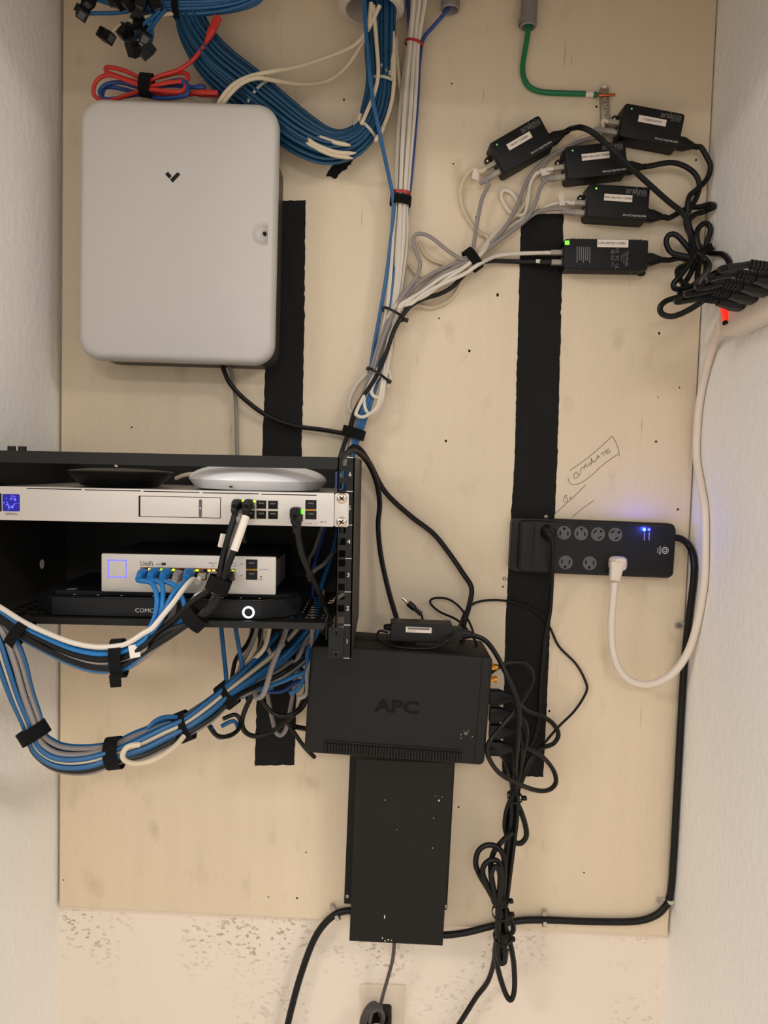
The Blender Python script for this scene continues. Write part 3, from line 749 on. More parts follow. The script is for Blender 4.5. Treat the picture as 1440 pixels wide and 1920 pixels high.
ad.P('strain_relief', MB().ploft((-w / 2 + 0.001, -0.1, 0.003), (-1, 0, 0), (0, 0, 1), [(0, 0.006, 0.006), (0.008, 0.005, 0.005), (0.012, 0.0035, 0.0035)], e=0.8), 'rubber')

# ------------------------------------------------------------------ long power strip on the board
PD = 0.034
ps = face('power_strip', 'black twelve outlet power strip with two bright blue lights', 'power strip', (975, 973), (1270, 986), (1266, 1084), (968, 1073), PD)
w, h = ps.w, ps.h
ps.P('base', MB().rbox(0 - 0.004, 0, w + 0.012, h + 0.004, 0.010, 0, -0.020, 0.002), 'stripface')
fc = ps.P('face', MB().rbox(0, 0, w - 0.004, h - 0.003, 0.008, -0.019, -PD, 0.003), 'stripface')
p = ps.L(987, 1023, PD); ps.P('end_cap', MB().rbox(p.x + 0.002, 0, 0.022, h - 0.010, 0.004, -PD + 0.002, -PD - 0.0015, 0.001), 'stripface')
def socket(t, px, py, rot, parent, d, r=0.0118):
    p = t.L(px, py, d); o = MB().disc((p.x, -d + 0.001, p.z), r, -d - 0.0005, n=28).build('socket', 'socket', parent)
    c, s = math.cos(rot), math.sin(rot)
    def sl(x, z, ww, hh, name):
        q = [(p.x + (x + a) * c - (z + b) * s, p.z + (x + a) * s + (z + b) * c) for a, b in ((-ww, -hh), (ww, -hh), (ww, hh), (-ww, hh))]
        MB().poly(q, -d, -d - 0.0008).build(name, 'slot', o)
    sl(-0.0064, -0.001, 0.0011, 0.0036, 'slot'); sl(0.0064, -0.001, 0.0011, 0.0032, 'slot')
    gx, gz = p.x - 0.0072 * s, p.z + 0.0072 * c
    MB().disc((gx, -d, gz), 0.0023, -d - 0.0008, n=12).build('ground_hole', 'slot', o)
    return o
for x, y, a in ((1057.5, 999, -2), (1089.5, 1000, -2), (1121, 1001.5, -48), (1153.5, 1002.5, -55), (1060.5, 1054.5, 178), (1105.5, 1056, 178), (1027, 997, 0), (1157, 1057, 178)):
    socket(ps, x, y, R(a), ps.o, PD)
for x, mt_ in ((1208, 'led_cyan'), (1217, 'led_blue')):
    p = ps.L(x, 993, PD); ps.P('indicator_light', MB().sphere((p.x, -PD, p.z), 0.0026, 12, 8, sy=0.7), mt_)
    q = ps.L(x, 1006, PD); text('PROTECTED' if x < 1210 else 'GROUNDED', 0.0024, fc, q.x, -PD - 0.0002, q.z, 'whiteink', rot=R(90))
p = ps.L(1247, 1032, PD)
ps.P('emblem', MB().band((p.x, -PD, p.z), (0, 1, 0), (0, 0, 1), 0.0048, 0.0048, 0.0006, 0.0010, 28).band((p.x, -PD, p.z), (0, 1, 0), (0, 0, 1), 0.0022, 0.0022, 0.0006, 0.0008, 20), 'whiteink')
p = ps.L(1237, 1032, PD); text('POWER', 0.0042, fc, p.x, -PD - 0.0002, p.z, 'whiteink', rot=R(90))
p = ps.L(1233, 1032, PD); text('SENTRY', 0.0026, fc, p.x, -PD - 0.0002, p.z, 'whiteink', rot=R(90))
l_ = bpy.data.lights.new('indicator_glow', 'POINT'); l_.energy = 0.08; l_.color = (0.06, 0.08, 1.0); l_.shadow_soft_size = 0.003
lo = bpy.data.objects.new('indicator_glow', l_); COL.objects.link(lo); lo.location = W(1214, 990, PD + 0.009)

# ------------------------------------------------------------------ injectors
def injector(TL, TR, BR, BL, txt, label, lit=False):
    t = face('power_injector', label, 'power injector', TL, TR, BR, BL, 0.034, 'small black power injectors screwed to the backboard')
    w, h = t.w, t.h; t.plug = []
    b = t.P('case', MB().rbox(0, 0, w, h, 0.005, 0, -0.034, 0.0015, taper=0.0012), 'blackplastic')
    for sg, zz in ((-1, h * 0.22), (1, -h * 0.02)):
        q = [(sg * (w / 2 - 0.004), zz - 0.006), (sg * (w / 2 + 0.007), zz - 0.006), (sg * (w / 2 + 0.011), zz - 0.003), (sg * (w / 2 + 0.011), zz + 0.003), (sg * (w / 2 + 0.007), zz + 0.006), (sg * (w / 2 - 0.004), zz + 0.006)]
        e = t.P('ear', MB().poly(q, -0.0002, -0.006), 'blackplastic')
        MB().sphere((sg * (w / 2 + 0.006), -0.006, zz), 0.0028, 10, 6, sy=0.5).build('screw', 'chrome' if sg < 0 else 'rackside', e)
    lb = t.P('label', MB().box(-w * 0.24, w * 0.22, -0.033, -0.0343, h * 0.02, h * 0.22), 'label')
    text(txt, 0.0052, lb, -w * 0.01, -0.0344, h * 0.12, 'ink', sx=0.8)
    text('araknis', 0.0145, b, w * 0.28, -0.0343, h * 0.36, 'greyink', sx=0.85)
    text('NETWORKS', 0.003, b, w * 0.36, -0.0343, h * 0.24, 'greyink')
    text('AN-ACC-INJ-POE-30W', 0.0046, b, w * 0.47, -0.0343, -h * 0.38, 'whiteink', align='RIGHT', sx=0.85)
    t.P('indicator_light', MB().disc((-w * 0.38, -0.033, h * 0.36), 0.0014, -0.0344, n=10), 'led_green' if lit else 'led_dim')
    for zz in (0.0, -0.0155):
        o = t.P('port', MB().box(-w / 2 - 0.0018, -w / 2 + 0.003, -0.010, -0.025, zz - 0.0075, zz + 0.0065), 'greymetal')
    t.port = lambda k: t.m @ Vector((-w / 2 - 0.006, -0.0175, (-0.0005, -0.0165)[k]))
    t.power = t.m @ Vector((w / 2, -0.0175, -h * 0.26)); t.ux = (t.m.to_3x3() @ Vector((1, 0, 0))); t.uz = (t.m.to_3x3() @ Vector((0, 0, 1)))
    return t
I1 = injector((919, 268), (1012, 215), (1039, 271), (944, 327), 'FRONT  CAMERA', 'black power injector tilted steeply, white label reading front camera')
I2 = injector((1171, 193), (1284, 213), (1274, 276), (1162, 254), 'CLASSROOM TIP', 'black power injector with the highest place, white label reading classroom')
I3 = injector((1062, 276), (1172, 262), (1178, 325), (1062, 336), 'ADMIN HALLWAY CAMERA', 'black power injector crossed by a cord, white label reading admin hallway camera')
I4 = injector((1105, 344), (1218, 351), (1216, 414), (1100, 406), 'MAIN HALLWAY CAMERA', 'black power injector mounted level above the longer ridged injector', True)
I5 = face('long_power_injector', 'long black injector with ridged sides and a bright green corner light', 'power injector', (1059, 447), (1216, 451), (1214, 505), (1057, 504), 0.036, 'small black power injectors screwed to the backboard')
w, h = I5.w, I5.h
b5 = I5.P('case', MB().rbox(0, 0, w, h, 0.003, 0, -0.036, 0.001), 'blackplastic')
rb = MB()
for k in range(24):
    x = -w / 2 + 0.012 + k * (w - 0.024) / 23
    for sg in (1, -1): rb.box(x - 0.0016, x + 0.0016, -0.012, -0.0345, sg * h / 2, sg * (h / 2 + 0.0012))
rb.build('side_ridges', 'blackplastic', b5, kind='stuff')
lb = I5.P('label', MB().box(-w * 0.11, w * 0.26, -0.035, -0.0363, h * 0.24, h * 0.5), 'label')
text('LUNCHROOM CAMERA', 0.0054, lb, w * 0.07, -0.0364, h * 0.37, 'ink', sx=0.8)
I5.P('indicator_light', MB().rbox(-w * 0.47, h * 0.37, 0.0075, 0.0065, 0.001, -0.03, -0.0364), 'led_green')
text('Verkada', 0.0075, b5, w * 0.25, -0.0362, -h * 0.14, 'greyink', rot=R(90))
text('802.3at PoE\nInjector', 0.0036, b5, w * 0.20, -0.0362, -h * 0.12, 'greyink', rot=R(90))
text('CE  FC  UL', 0.0075, b5, w * 0.13, -0.0362, -h * 0.13, 'greyink', rot=R(90))
text('@ (o) <>', 0.0070, b5, w * 0.08, -0.0362, -h * 0.13, 'greyink', rot=R(90))
for k in range(7):
    I5.P('fine_print', MB().box(-w * 0.20 - 0.0035 * k, -w * 0.20 - 0.0035 * k + 0.0014, -0.0355, -0.0362, -h * (0.22 if k % 3 else 0.3), h * 0.24), 'greyink')
for zz in (0.006, -0.010): I5.P('port', MB().box(-w / 2 - 0.0015, -w / 2 + 0.003, -0.010, -0.026, zz - 0.007, zz + 0.007), 'greymetal')
I5.P('ear', MB().rbox(w / 2 + 0.001, -h / 2 + 0.003, 0.012, 0.010, 0.004, 0, -0.006), 'blackplastic')
I5.port = lambda k: I5.m @ Vector((-w / 2 - 0.007, -0.018, (0.006, -0.010)[k]))
I5.power = I5.m @ Vector((w / 2, -0.018, -0.003)); I5.ux = I5.m.to_3x3() @ Vector((1, 0, 0)); I5.uz = I5.m.to_3x3() @ Vector((0, 0, 1))

# ------------------------------------------------------------------ pipes, ground bar, wall plate
def pipe(name, label, px, py, d, ro, ri, mt_, L_=0.35, tilt=0.0):
    p = W(px, py, d); dv = Vector((tilt, 0, 1)).normalized(); a = Vector((1, 0, 0)); a = (a - dv * a.dot(dv)).normalized(); b = dv.cross(a); n = 32
    def rg(q, r): return [q + (a * math.cos(2 * math.pi * k / n) + b * math.sin(2 * math.pi * k / n)) * r for k in range(n)]
    q = p + dv * L_
    o = MB().rings([rg(q, ro), rg(p + dv * 0.002, ro), rg(p, ro - 0.0015), rg(p, ri + 0.001), rg(p + dv * 0.002, ri), rg(q, ri)], loop=True).build(name, mt_)
    tag(o, label, 'pipe'); return o
PZ = ZC - 0.02
pp = pipe('conduit_pipe', 'wide white plastic pipe spilling blue network cables', 696, 20, 0.055, 0.049, 0.040, 'pvc', PZ - W(696, 20, 0.055).z)
MB().band(W(696, 16, 0.055) + Vector((0, 0, 0.012)), (0, 0, 1), (0, 1, 0), 0.049, 0.049, 0.024, 0.004, 32).build('coupling_rim', 'pvc', pp, True)
g_ = pipe('grey_conduit', 'short grey plastic conduit letting out one blue cable', 844, 20, 0.022, 0.0155, 0.012, 'greypvc', PZ - W(844, 20, 0.022).z)
g2 = pipe('grey_conduit', 'narrow grey plastic conduit with a green wire', 990, 52, 0.016, 0.0135, 0.010, 'greypvc', PZ - W(990, 52, 0.016).z, 0.02)
MB().band(W(989, 42, 0.016), (0, 0, 1), (0, 1, 0), 0.0135, 0.0135, 0.008, 0.0018, 24).build('collar', 'greypvc', g2, True)
gb = face('ground_bar', 'small zinc grounding bar with a row of screws', 'ground bar', (1128, 164), (1145, 163), (1142, 235), (1127, 236), 0.010)
gb.P('bar', MB().rbox(0, 0, gb.w, gb.h, 0.001, 0, -0.010, 0.0006), 'zinc')
for k in range(6):
    zz = gb.h / 2 - 0.006 - k * (gb.h - 0.012) / 5
    s = gb.P('screw', MB().cyl((0, -0.0095, zz), (0, -0.0125, zz), 0.0034, n=14), 'chrome')
    MB().box(-0.0028, 0.0028, -0.0124, -0.0128, zz - 0.0004, zz + 0.0004).build('drive_slot', 'slot', s)
gb.P('cap', MB().sphere((0, -0.007, gb.h / 2 + 0.001), 0.005, 12, 8, sy=0.8), 'label')
wpx = face('wall_plate', 'ivory electrical outlet plate low on the drywall', 'wall plate', (676, 1847), (758, 1849), (757, 1975), (675, 1973), -0.012)
wpx.P('plate', MB().rbox(0, 0, wpx.w, wpx.h, 0.004, BT - 0.0004, 0.012, 0.002), 'plate')
for zz in (0.02, -0.02):
    wpx.P('receptacle', MB().rbox(0, zz, 0.030, 0.026, 0.008, 0.013, 0.0105, 0.0008), 'plate')

# ------------------------------------------------------------------ ivory power strip on the right wall
A0, A1 = W(1352, 600, 0.165), W(1440, 546, 0.315)
A0.x = A1.x = XR - 0.020; dv = (A1 - A0).normalized()
SP = Thing('ivory_power_strip', 'ivory power strip screwed to the right wall with a glowing red switch', 'power strip', Vector((XR, A0.y, A0.z)))
def sp(v): return [SP.inv @ q for q in v]
def wbuild(mb, name, mt_, parent=None):
    mb.v = [SP.inv @ q for q in mb.v]; return mb.build(name, mt_, parent or SP.o)
upn = Vector((1, 0, 0)).cross(dv).normalized()
if upn.z < 0: upn = -upn
b = MB().ploft(A0 - dv * 0.012, dv, (1, 0, 0), [(0, 0.014, 0.012), (0.006, 0.022, 0.017), (0.02, 0.026, 0.0195), (0.42, 0.026, 0.0195), (0.43, 0.020, 0.015)], e=0.42, n=24)
wbuild(b, 'case', 'stripwhite')
c = A0 + dv * 0.022 + Vector((-0.020, 0, 0)) + upn * 0.004
sw_ = MB().ploft(c, upn, (-1, 0, 0), [(-0.013, 0.006, 0.003), (-0.006, 0.006, 0.0045), (0.011, 0.006, 0.0085), (0.013, 0.005, 0.007)], e=0.4)
wbuild(sw_, 'switch', 'led_red')
wbuild(MB().ploft(c - upn * 0.016, upn, (-1, 0, 0), [(0, 0.006, 0.003), (0.005, 0.006, 0.0035)], e=0.4), 'switch_base', 'slot')

# ================================================================== cables
# --- thick bundle of blue cables curving from the pipe to the enclosure
G1 = 'thick curving bundle of blue network cables'
ctrA = [(716, -60, 0.055, 27), (716, 30, 0.055, 27), (714, 90, 0.050, 27), (713, 150, 0.046, 23), (706, 200, 0.042, 24), (688, 243, 0.040, 21), (655, 271, 0.040, 25), (612, 275, 0.042, 30),
        (565, 252, 0.044, 34), (515, 212, 0.046, 35), (463, 168, 0.046, 36), (413, 125, 0.048, 34), (380, 85, 0.050, 31), (361, 50, 0.052, 28), (352, 14, 0.055, 26), (348, -50, 0.06, 26)]
LBB = {'bluepaint': 'blue network cable in the thick paint spattered bundle hanging from the white pipe',
       'cream': 'white network cable among the thick blue bundle hanging from the white pipe'}
bun = strands('network_cable', None, 'cable', ctrA, 52, 0.0031, ['bluepaint'], {'bluepaint': G1, 'cream': 'white cables in the blue bundle'}, seed=3, depth=0.85, wander=0.07, lab=LBB, twist=0.9)
for q, d in (([(590, 247), (606, 259), (628, 267), (658, 273)], .0625), ([(573, 257), (590, 270), (615, 281), (640, 287), (668, 287)], .0635), ([(573, 267), (592, 277), (622, 290), (662, 297)], .0615), ([(735, 96), (736, 120), (735, 146)], .058), ([(720, 236), (712, 252), (702, 266)], .056), ([(676, 212), (672, 228)], .055)):
    MB().tube(smooth(path(q, d)), lambda t: .0036 * min(1, 6 * t + .2, 6 * (1 - t) + .2), 8).build('paint_smear', 'cream', bun[0], True)
for q in ([(700, 10, .088), (706, 80, .08), (709, 140, .074), (700, 180, .068), (686, 214, .062), (677, 234, .058)], [(737, 60, .06), (739, 130, .056), (736, 180, .054), (726, 220, .052), (714, 246, .052)], [(741, 70, .04), (745, 120, .03), (750, 165, .02), (754, 210, .016)]):
    cable('white_network_cable', 'single white cable lying along the outside of the blue bundle under the pipe', 'cable', q, .0032, 'cream', group='single white cables on the blue bundle')
for x, y, a, hw, m_, lb in ((717, 155, 84, 0.0215, 'cleartie', 'translucent zip tie round the blue bundle below the white pipe'),
                            (688, 245, 48, 0.020, 'cleartie', 'translucent zip tie round the lowest bend of the blue bundle'),
                            (487, 184, -42, 0.033, 'cleartie', 'translucent zip tie round the blue bundle above the white enclosure')):
    strap(lb, x, y, 0.046 if x > 700 else 0.041, a, hw, hw * 0.9, 0.0045, m_, 'zip_tie', 0.0012)

# --- horizontal bundle at the top and the jacks on its ends
ctrB = [(150, -22, 0.06, 10), (215, 2, 0.065, 9), (270, 14, 0.065, 11), (330, 13, 0.066, 15), (390, 12, 0.066, 15), (440, 6, 0.064, 13), (478, -8, 0.06, 12), (505, -40, 0.06, 10)]
strands('network_cable', 'blue network cable in the flat loop running across above the white enclosure', 'cable', ctrB, 18, 0.0031, ['blue'], 'flat loop of blue cables above the enclosure', seed=8, depth=0.7, wander=0.1)
strap('black strap round the flat loop of blue cables above the white enclosure', 331, 12, 0.066, 2, 0.0165, 0.013, 0.010)
def jack(px, py, d, rot, tilt, end=None, group='jacks dangling above the enclosure', label='black keystone jack in the cluster bunched on the blue cables above the enclosure'):
    t = Thing('keystone_jack', label, 'network jack', W(px, py, d), rot, group); t.o.rotation_euler = (tilt, rot, tilt * 1.4)
    t.P('body', MB().box(-0.008, 0.008, -0.008, 0.008, -0.010, 0.010).box(-0.0065, 0.0065, -0.0095, -0.008, -0.006, 0.009), 'blackplastic')
    t.P('clip', MB().box(-0.006, 0.006, -0.014, -0.0095, 0.004, 0.0065), 'blackplastic')
    t.P('port', MB().box(-0.0055, 0.0055, -0.006, 0.004, -0.0115, -0.0098), 'socket')
    t.P('cap', MB().box(-0.007, 0.007, -0.006, 0.006, 0.010, 0.015), 'rackside')
rj = random.Random(4)
for (x, y, d) in ((156, 25, 0.075), (167, 3, 0.07), (200, 68, 0.085), (212, -4, 0.08), (236, 62, 0.085), (262, 52, 0.08), (273, 72, 0.09), (250, 92, 0.095), (274, 97, 0.085), (244, 4, 0.09), (290, 6, 0.085), (258, 30, 0.075), (228, 2, 0.08), (265, 2, 0.095)):
    ow = {156: 'black keystone jack at the end of a lone horizontal blue lead', 200: 'black keystone jack at the end of the cream lead'}.get(x)
    a1, a2 = rj.uniform(-1.2, 1.2), rj.uniform(-0.6, 0.6)
    if ow: jack(x, y, d, a1, a2, label=ow)
    else: jack(x, y, d, a1, a2)
cable('jack_lead', 'single blue lead running to the leftmost dangling jack', 'cable', [(160, 25), (185, 25), (220, 24), (260, 18), (310, 14)], 0.0031, 'blue', 0.072)
cable('jack_lead', 'cream lead running to the dangling jack cluster', 'cable', [(206, 66, 0.085), (222, 50, 0.084), (250, 38, 0.08), (290, 30, 0.078), (330, 24, 0.07)], 0.0032, 'cream')
for k, pts in enumerate(([(270, 70), (282, 50), (286, 35), (300, 20)], [(250, 85), (258, 62), (270, 45), (295, 26)], [(276, 92), (285, 70), (287, 48), (310, 18)])):
    cable('jack_lead', 'short blue lead hanging down to a dangling jack', 'cable', pts, 0.0031, 'blue', 0.083, group='short blue jack leads')

# --- red and blue patch cords coiled on top of the enclosure
rc = cable('red_patch_cable', 'red patch cable coiled on top of the white enclosure', 'patch cable',
      [(396, 60, .075), (388, 78, .07), (362, 112, .07), (335, 131, .066), (301, 142, .064), (272, 154, .062), (243, 150, .064), (214, 140, .066), (199, 134, .066), (203, 126, .064), (235, 133, .062), (271, 148, .056), (305, 143, .056), (335, 136, .06), (352, 140, .064), (348, 150, .068), (310, 156, .07),
       (275, 162, .068), (243, 153, .07), (208, 141, .07), (186, 147, .066), (176, 163, .064), (178, 180, .06), (200, 190, .056), (240, 178, .056), (275, 168, .07), (311, 171, .074), (338, 172, .074), (348, 162, .072), (340, 150, .066), (300, 158, .058), (270, 170, .055), (310, 176, .05), (345, 177, .055), (362, 176, .06)], 0.0034, 'red')
rj45(rc, W(404, 43, 0.076), W(406, 39, 0.076) - W(396, 60, 0.075), (0, -1, 0), 'red', 'red', 0.022)
rj45(rc, W(398, 176, 0.06), (1, 0, -0.02), (0, 0, 1), 'red', 'red', 0.026)
bc = cable('blue_patch_cable', 'blue patch cable coiled with the red one on top of the white enclosure', 'patch cable',
      [(374, 164, .056), (352, 163, .054), (320, 160, .05), (290, 164, .052), (262, 164, .05), (227, 155, .052), (200, 158, .056), (187, 172, .058), (200, 186, .056), (240, 180, .05), (275, 174, .062), (300, 163, .064), (324, 152, .066), (346, 153, .07), (353, 166, .074), (345, 180, .076), (300, 184, .06), (270, 178, .052), (225, 166, .046), (198, 164, .05), (192, 178, .052)], 0.0033, 'navy')
MB().ploft(W(368, 164, .056), (1, 0, 0), (0, 0, 1), [(0, .004, .004), (.008, .0046, .0046), (.014, .0046, .0042)], e=.7).build('boot', 'navy', bc, True)
strap('black strap round the red and blue patch coil', 275, 160, 0.062, -5, 0.017, 0.014, 0.019)

# --- cables from the pipe into the enclosure
GW = 'pair of white cables from the pipe to the enclosure'
for k, pts in enumerate(([(712, 10, .09), (700, 35, .085), (688, 58, .08), (668, 82, .07), (630, 101, .05), (560, 124, .065), (510, 134, .086), (470, 143, .092), (440, 157, .090), (418, 180, .086), (405, 205, .075)],
            [(696, 5, .09), (692, 40, .085), (683, 70, .075), (665, 105, .05), (640, 135, .03), (610, 153, .02), (565, 158, .04), (520, 152, .075), (485, 146, .092), (455, 155, .092), (430, 178, .086), (412, 205, .075)])):
    cable('white_cable', ('upper, straighter of two white cables from the pipe to the enclosure', 'lower, more sagging of two white cables from the pipe to the enclosure')[k], 'cable', pts, 0.0034, 'cream', group=GW)
cable('blue_cable', 'single blue cable running straight down from the pipe mouth to the rack', 'cable',
      [(683, 0, .095), (685, 40, .09), (690, 100, .085), (698, 180, .075), (713, 255, .06), (728, 325, .04), (737, 372, .032), (737, 410, .03), (727, 500, .028), (714, 580, .026), (702, 645, .022), (692, 705, .02), (680, 760, .02), (668, 812, .022), (656, 850, .03), (642, 900, .04)], 0.0033, 'blue')
cable('blue_cable', 'blue cable leaving the short grey conduit and joining the white column', 'cable',
      [(842, 5, .022), (836, 22, .022), (812, 50, .02), (793, 75, .018), (786, 120, .014), (783, 180, .012), (777, 260, .012), (771, 330, .014), (766, 372, .016), (757, 450, .012), (747, 530, .012), (733, 600, .014), (712, 670, .014), (695, 730, .016), (678, 780, .02), (664, 815, .02), (652, 860, .03), (640, 900, .03)], 0.0033, 'navy')
cable('blue_cable', 'blue cable hanging behind the white column from above', 'cable',
      [(762, -40, .03), (766, 20, .028), (769, 75, .02), (768, 130, .012), (762, 200, .01), (755, 300, .012), (748, 372, .014), (752, 440, .01), (746, 520, .01), (735, 590, .01), (715, 660, .01), (692, 730, .012), (672, 812, .016), (660, 860, .02), (648, 920, .02)], 0.0033, 'navy')

# --- white column
ctrC = [(792, -60, .03, 18), (786, 0, .028, 17), (776, 80, .024, 12), (770, 140, .022, 15), (763, 220, .022, 17), (757, 300, .022, 15), (753, 366, .022, 13), (751, 400, .022, 13), (748, 450, .022, 16), (742, 520, .020, 14), (732, 592, .020, 13), (716, 650, .018, 11), (702, 700, .014, 10), (684, 755, .010, 8), (668, 812, .010, 6), (656, 855, .012, 6), (645, 900, .014, 6)]
strands('white_network_cable', 'white network cable in the vertical column right of the enclosure', 'cable', ctrC, 11, 0.0034, ['white'], 'white cables of the vertical column', seed=2, depth=0.8, wander=0.16, twist=1.6)
for q in ([(748, 470, .02), (742, 530, .022), (728, 600, .022), (714, 655, .026), (706, 700, .032), (694, 738, .036), (684, 770, .038), (672, 812, .036), (661, 845, .036), (652, 880, .04)], [(752, 470, .018), (748, 530, .02), (736, 600, .02), (722, 655, .022), (710, 705, .028), (699, 742, .034), (689, 775, .036), (676, 812, .034), (664, 846, .034), (656, 880, .036)], [(744, 480, .024), (736, 540, .024), (724, 605, .026), (709, 660, .03), (700, 705, .034), (687, 742, .038), (678, 772, .04), (668, 812, .038), (657, 845, .038), (646, 880, .042)]):
    cable('blue_cable', 'blue cable showing in front at the foot of the white column', 'cable', q, .0036, 'blue', group='blue cables at the foot of the column')
strap('red zip tie near the top of the white column', 776, 82, .024, 78, 0.0145, 0.012, .004, 'redtie', 'zip_tie', .0012, head=False)
strap('red zip tie just above the black strap on the white column', 753, 363, .022, 86, 0.0145, 0.012, .005, 'redtie', 'zip_tie', .0014)
strap('black strap below the red zip tie on the white column', 751, 377, .023, 86, 0.0165, 0.0135, .015)
strap('black zip tie where the grey cables meet the white column', 737, 589, .026, 64, .0205, .027, .0042, 'rubber', 'zip_tie', .0014, head=True)
strap('black zip tie just above the white cable loops', 707, 702, .027, 60, .0200, .028, .0042, 'rubber', 'zip_tie', .0014, head=True)
strap('black strap where the column enters the rack', 663, 812, .027, 75, .0185, .022, .017, tail=False)
GLp = 'white spare loops at the foot of the column'
for k, pts in enumerate(([(728, 640, .032), (716, 690, .036), (698, 722, .038), (685, 742, .040), (683, 758, .041), (688, 772, .042), (697, 776, .042), (709, 766, .041), (717, 745, .04), (721, 715, .038), (728, 670, .034), (738, 620, .028)],
            [(710, 690, .036), (696, 715, .04), (669, 770, .046), (670, 779, .047), (680, 782, .048), (693, 776, .048), (706, 764, .046), (713, 742, .042), (718, 705, .038), (724, 660, .034), (733, 615, .026)],
            [(709, 700, .036), (702, 716, .038), (697, 730, .04), (697, 738, .041), (703, 744, .041), (711, 744, .04), (718, 730, .038), (724, 700, .036), (732, 660, .03)],
            [(690, 700, .02), (672, 718, .016), (660, 738, .014), (655, 758, .014), (658, 772, .016), (668, 770, .018)],
            [(724, 690, .03), (731, 705, .03), (727, 725, .03), (722, 716, .03)])):
    cable('spare_loop', ('inner long white slack loop at the foot of the column', 'lowest and widest white slack loop at the foot of the column', 'small white slack loop just under the lower zip tie', 'white slack loop bulging out on the enclosure side of the column', 'short white stub hanging under the head of the lower zip tie')[k], 'cable', pts, 0.0030, 'white', group=GLp)

# --- grey and white leads of the injectors
def lead(name, label, inj, k, pts, mt_, boot, r=0.0034, bl=0.022, group=None):
    e = inj.port(k); d0 = -inj.ux
    o = MB().tube(smooth([e + d0 * 0.012, e + d0 * 0.022] + path(pts, None, r)), r, 8).build(name, mt_)
    tag(o, label, 'cable', group); rj45(o, e, inj.ux, inj.uz, 'clear', boot, bl); return o
TAIL = lambda o, dd: [(745 + o, 575, dd), (730 + o, 605, dd), (712 + o, 655, dd), (700 + o, 698, dd), (680 + o * .7, 752, dd), (663 + o * .4, 812, dd), (652 + o * .4, 856, dd + .01), (640 + o * .4, 905, dd + .02)]
TAILW = lambda o: [(745 + o, 575, .034), (730 + o, 605, .028), (713 + o, 655, .020), (702 + o * .8, 698, .014), (684 + o * .5, 752, .010), (668 + o * .3, 812, .009), (657, 856, .010), (646, 905, .012)]
lead('grey_patch_cable', 'grey lead of the steeply tilted injector with a kink before the column', I1, 1,
     [(916, 347, .02), (904, 372, .02), (894, 420, .02), (889, 455, .024), (884, 480, .03), (866, 486, .03), (840, 470, .03), (808, 445, .03), (786, 438, .03), (775, 448, .03), (780, 472, .028), (788, 495, .028), (780, 520, .028), (762, 545, .03)] + TAIL(-5, .03), 'grey', 'grey')
lead('grey_patch_cable', 'grey lead of the highest injector', I2, 1,
     [(1122, 256, .014), (1080, 268, .012), (1035, 292, .012), (1003, 320, .012), (984, 348, .014), (970, 385, .016), (948, 425, .018), (915, 462, .022), (886, 485, .028), (855, 494, .026), (820, 508, .024), (785, 530, .024), (762, 555, .026)] + TAIL(0, .034), 'grey', 'grey')
lead('grey_patch_cable', 'grey lead of the injector crossed by a cord', I3, 1,
     [(1030, 333, .02), (1014, 350, .02), (1004, 380, .02), (985, 412, .02), (948, 442, .022), (912, 468, .026), (888, 486, .032), (858, 499, .03), (815, 524, .026), (780, 553, .026), (760, 572, .03)] + TAIL(4, .028), 'grey', 'grey')
lead('grey_patch_cable', 'grey lead of the level injector', I4, 1,
     [(1062, 392, .018), (1025, 393, .016), (1000, 402, .014), (975, 422, .016), (935, 452, .02), (905, 474, .024), (887, 488, .026), (858, 504, .024), (822, 532, .02), (788, 560, .022), (765, 578, .028)] + TAIL(7, .022), 'grey', 'grey')
o = lead('white_patch_cable', 'white lead looping below the steeply tilted injector', I1, 0,
     [(888, 316, .012), (870, 336, .010), (863, 362, .008), (868, 392, .006), (882, 418, .006), (898, 436, .006), (915, 450, .008), (890, 492, .02), (860, 508, .02), (820, 535, .018), (785, 562, .02)] + TAILW(-2), 'cream', None)
cabletag(o, 892, 327, .016, .012, .016, R(8))
o = lead('white_patch_cable', 'white lead of the highest injector', I2, 0,
     [(1128, 243, .012), (1095, 258, .008), (1050, 280, .007), (1022, 305, .007), (1000, 335, .007), (990, 362, .007), (975, 395, .007), (945, 425, .008), (915, 455, .014), (885, 478, .022), (850, 492, .014), (815, 512, .01), (780, 545, .012)] + TAILW(-6), 'cream', None)
o = lead('white_patch_cable', 'white lead of the injector crossed by a cord', I3, 0,
     [(1030, 317, .014), (1005, 326, .012), (994, 345, .010), (990, 375, .008), (985, 398, .008), (975, 404, .008), (955, 396, .008), (940, 370, .006), (945, 357, .006), (960, 362, .006), (972, 385, .006), (955, 410, .006), (925, 440, .010), (895, 480, .03), (868, 502, .032), (830, 520, .03), (790, 548, .03)] + TAILW(2), 'white', None)
cabletag(o, 1022, 322, .016, .016, .012, R(-20))
o = lead('white_patch_cable', 'white lead of the level injector', I4, 0,
     [(1075, 379, .014), (1050, 380, .012), (1025, 388, .01), (995, 405, .008), (965, 420, .008), (930, 445, .012), (900, 478, .034), (872, 500, .036), (835, 526, .034), (795, 556, .032)] + TAILW(5), 'white', None)
cabletag(o, 1053, 374, .018, .010, .020, R(-10))
o = lead('white_patch_cable', 'white lead of the long ridged injector', I5, 0,
     [(1028, 474, .016), (985, 475, .012), (950, 477, .014), (925, 482, .018), (897, 496, .036), (870, 514, .038), (835, 530, .036), (800, 548, .034), (770, 570, .036)] + TAILW(9), 'white', None)
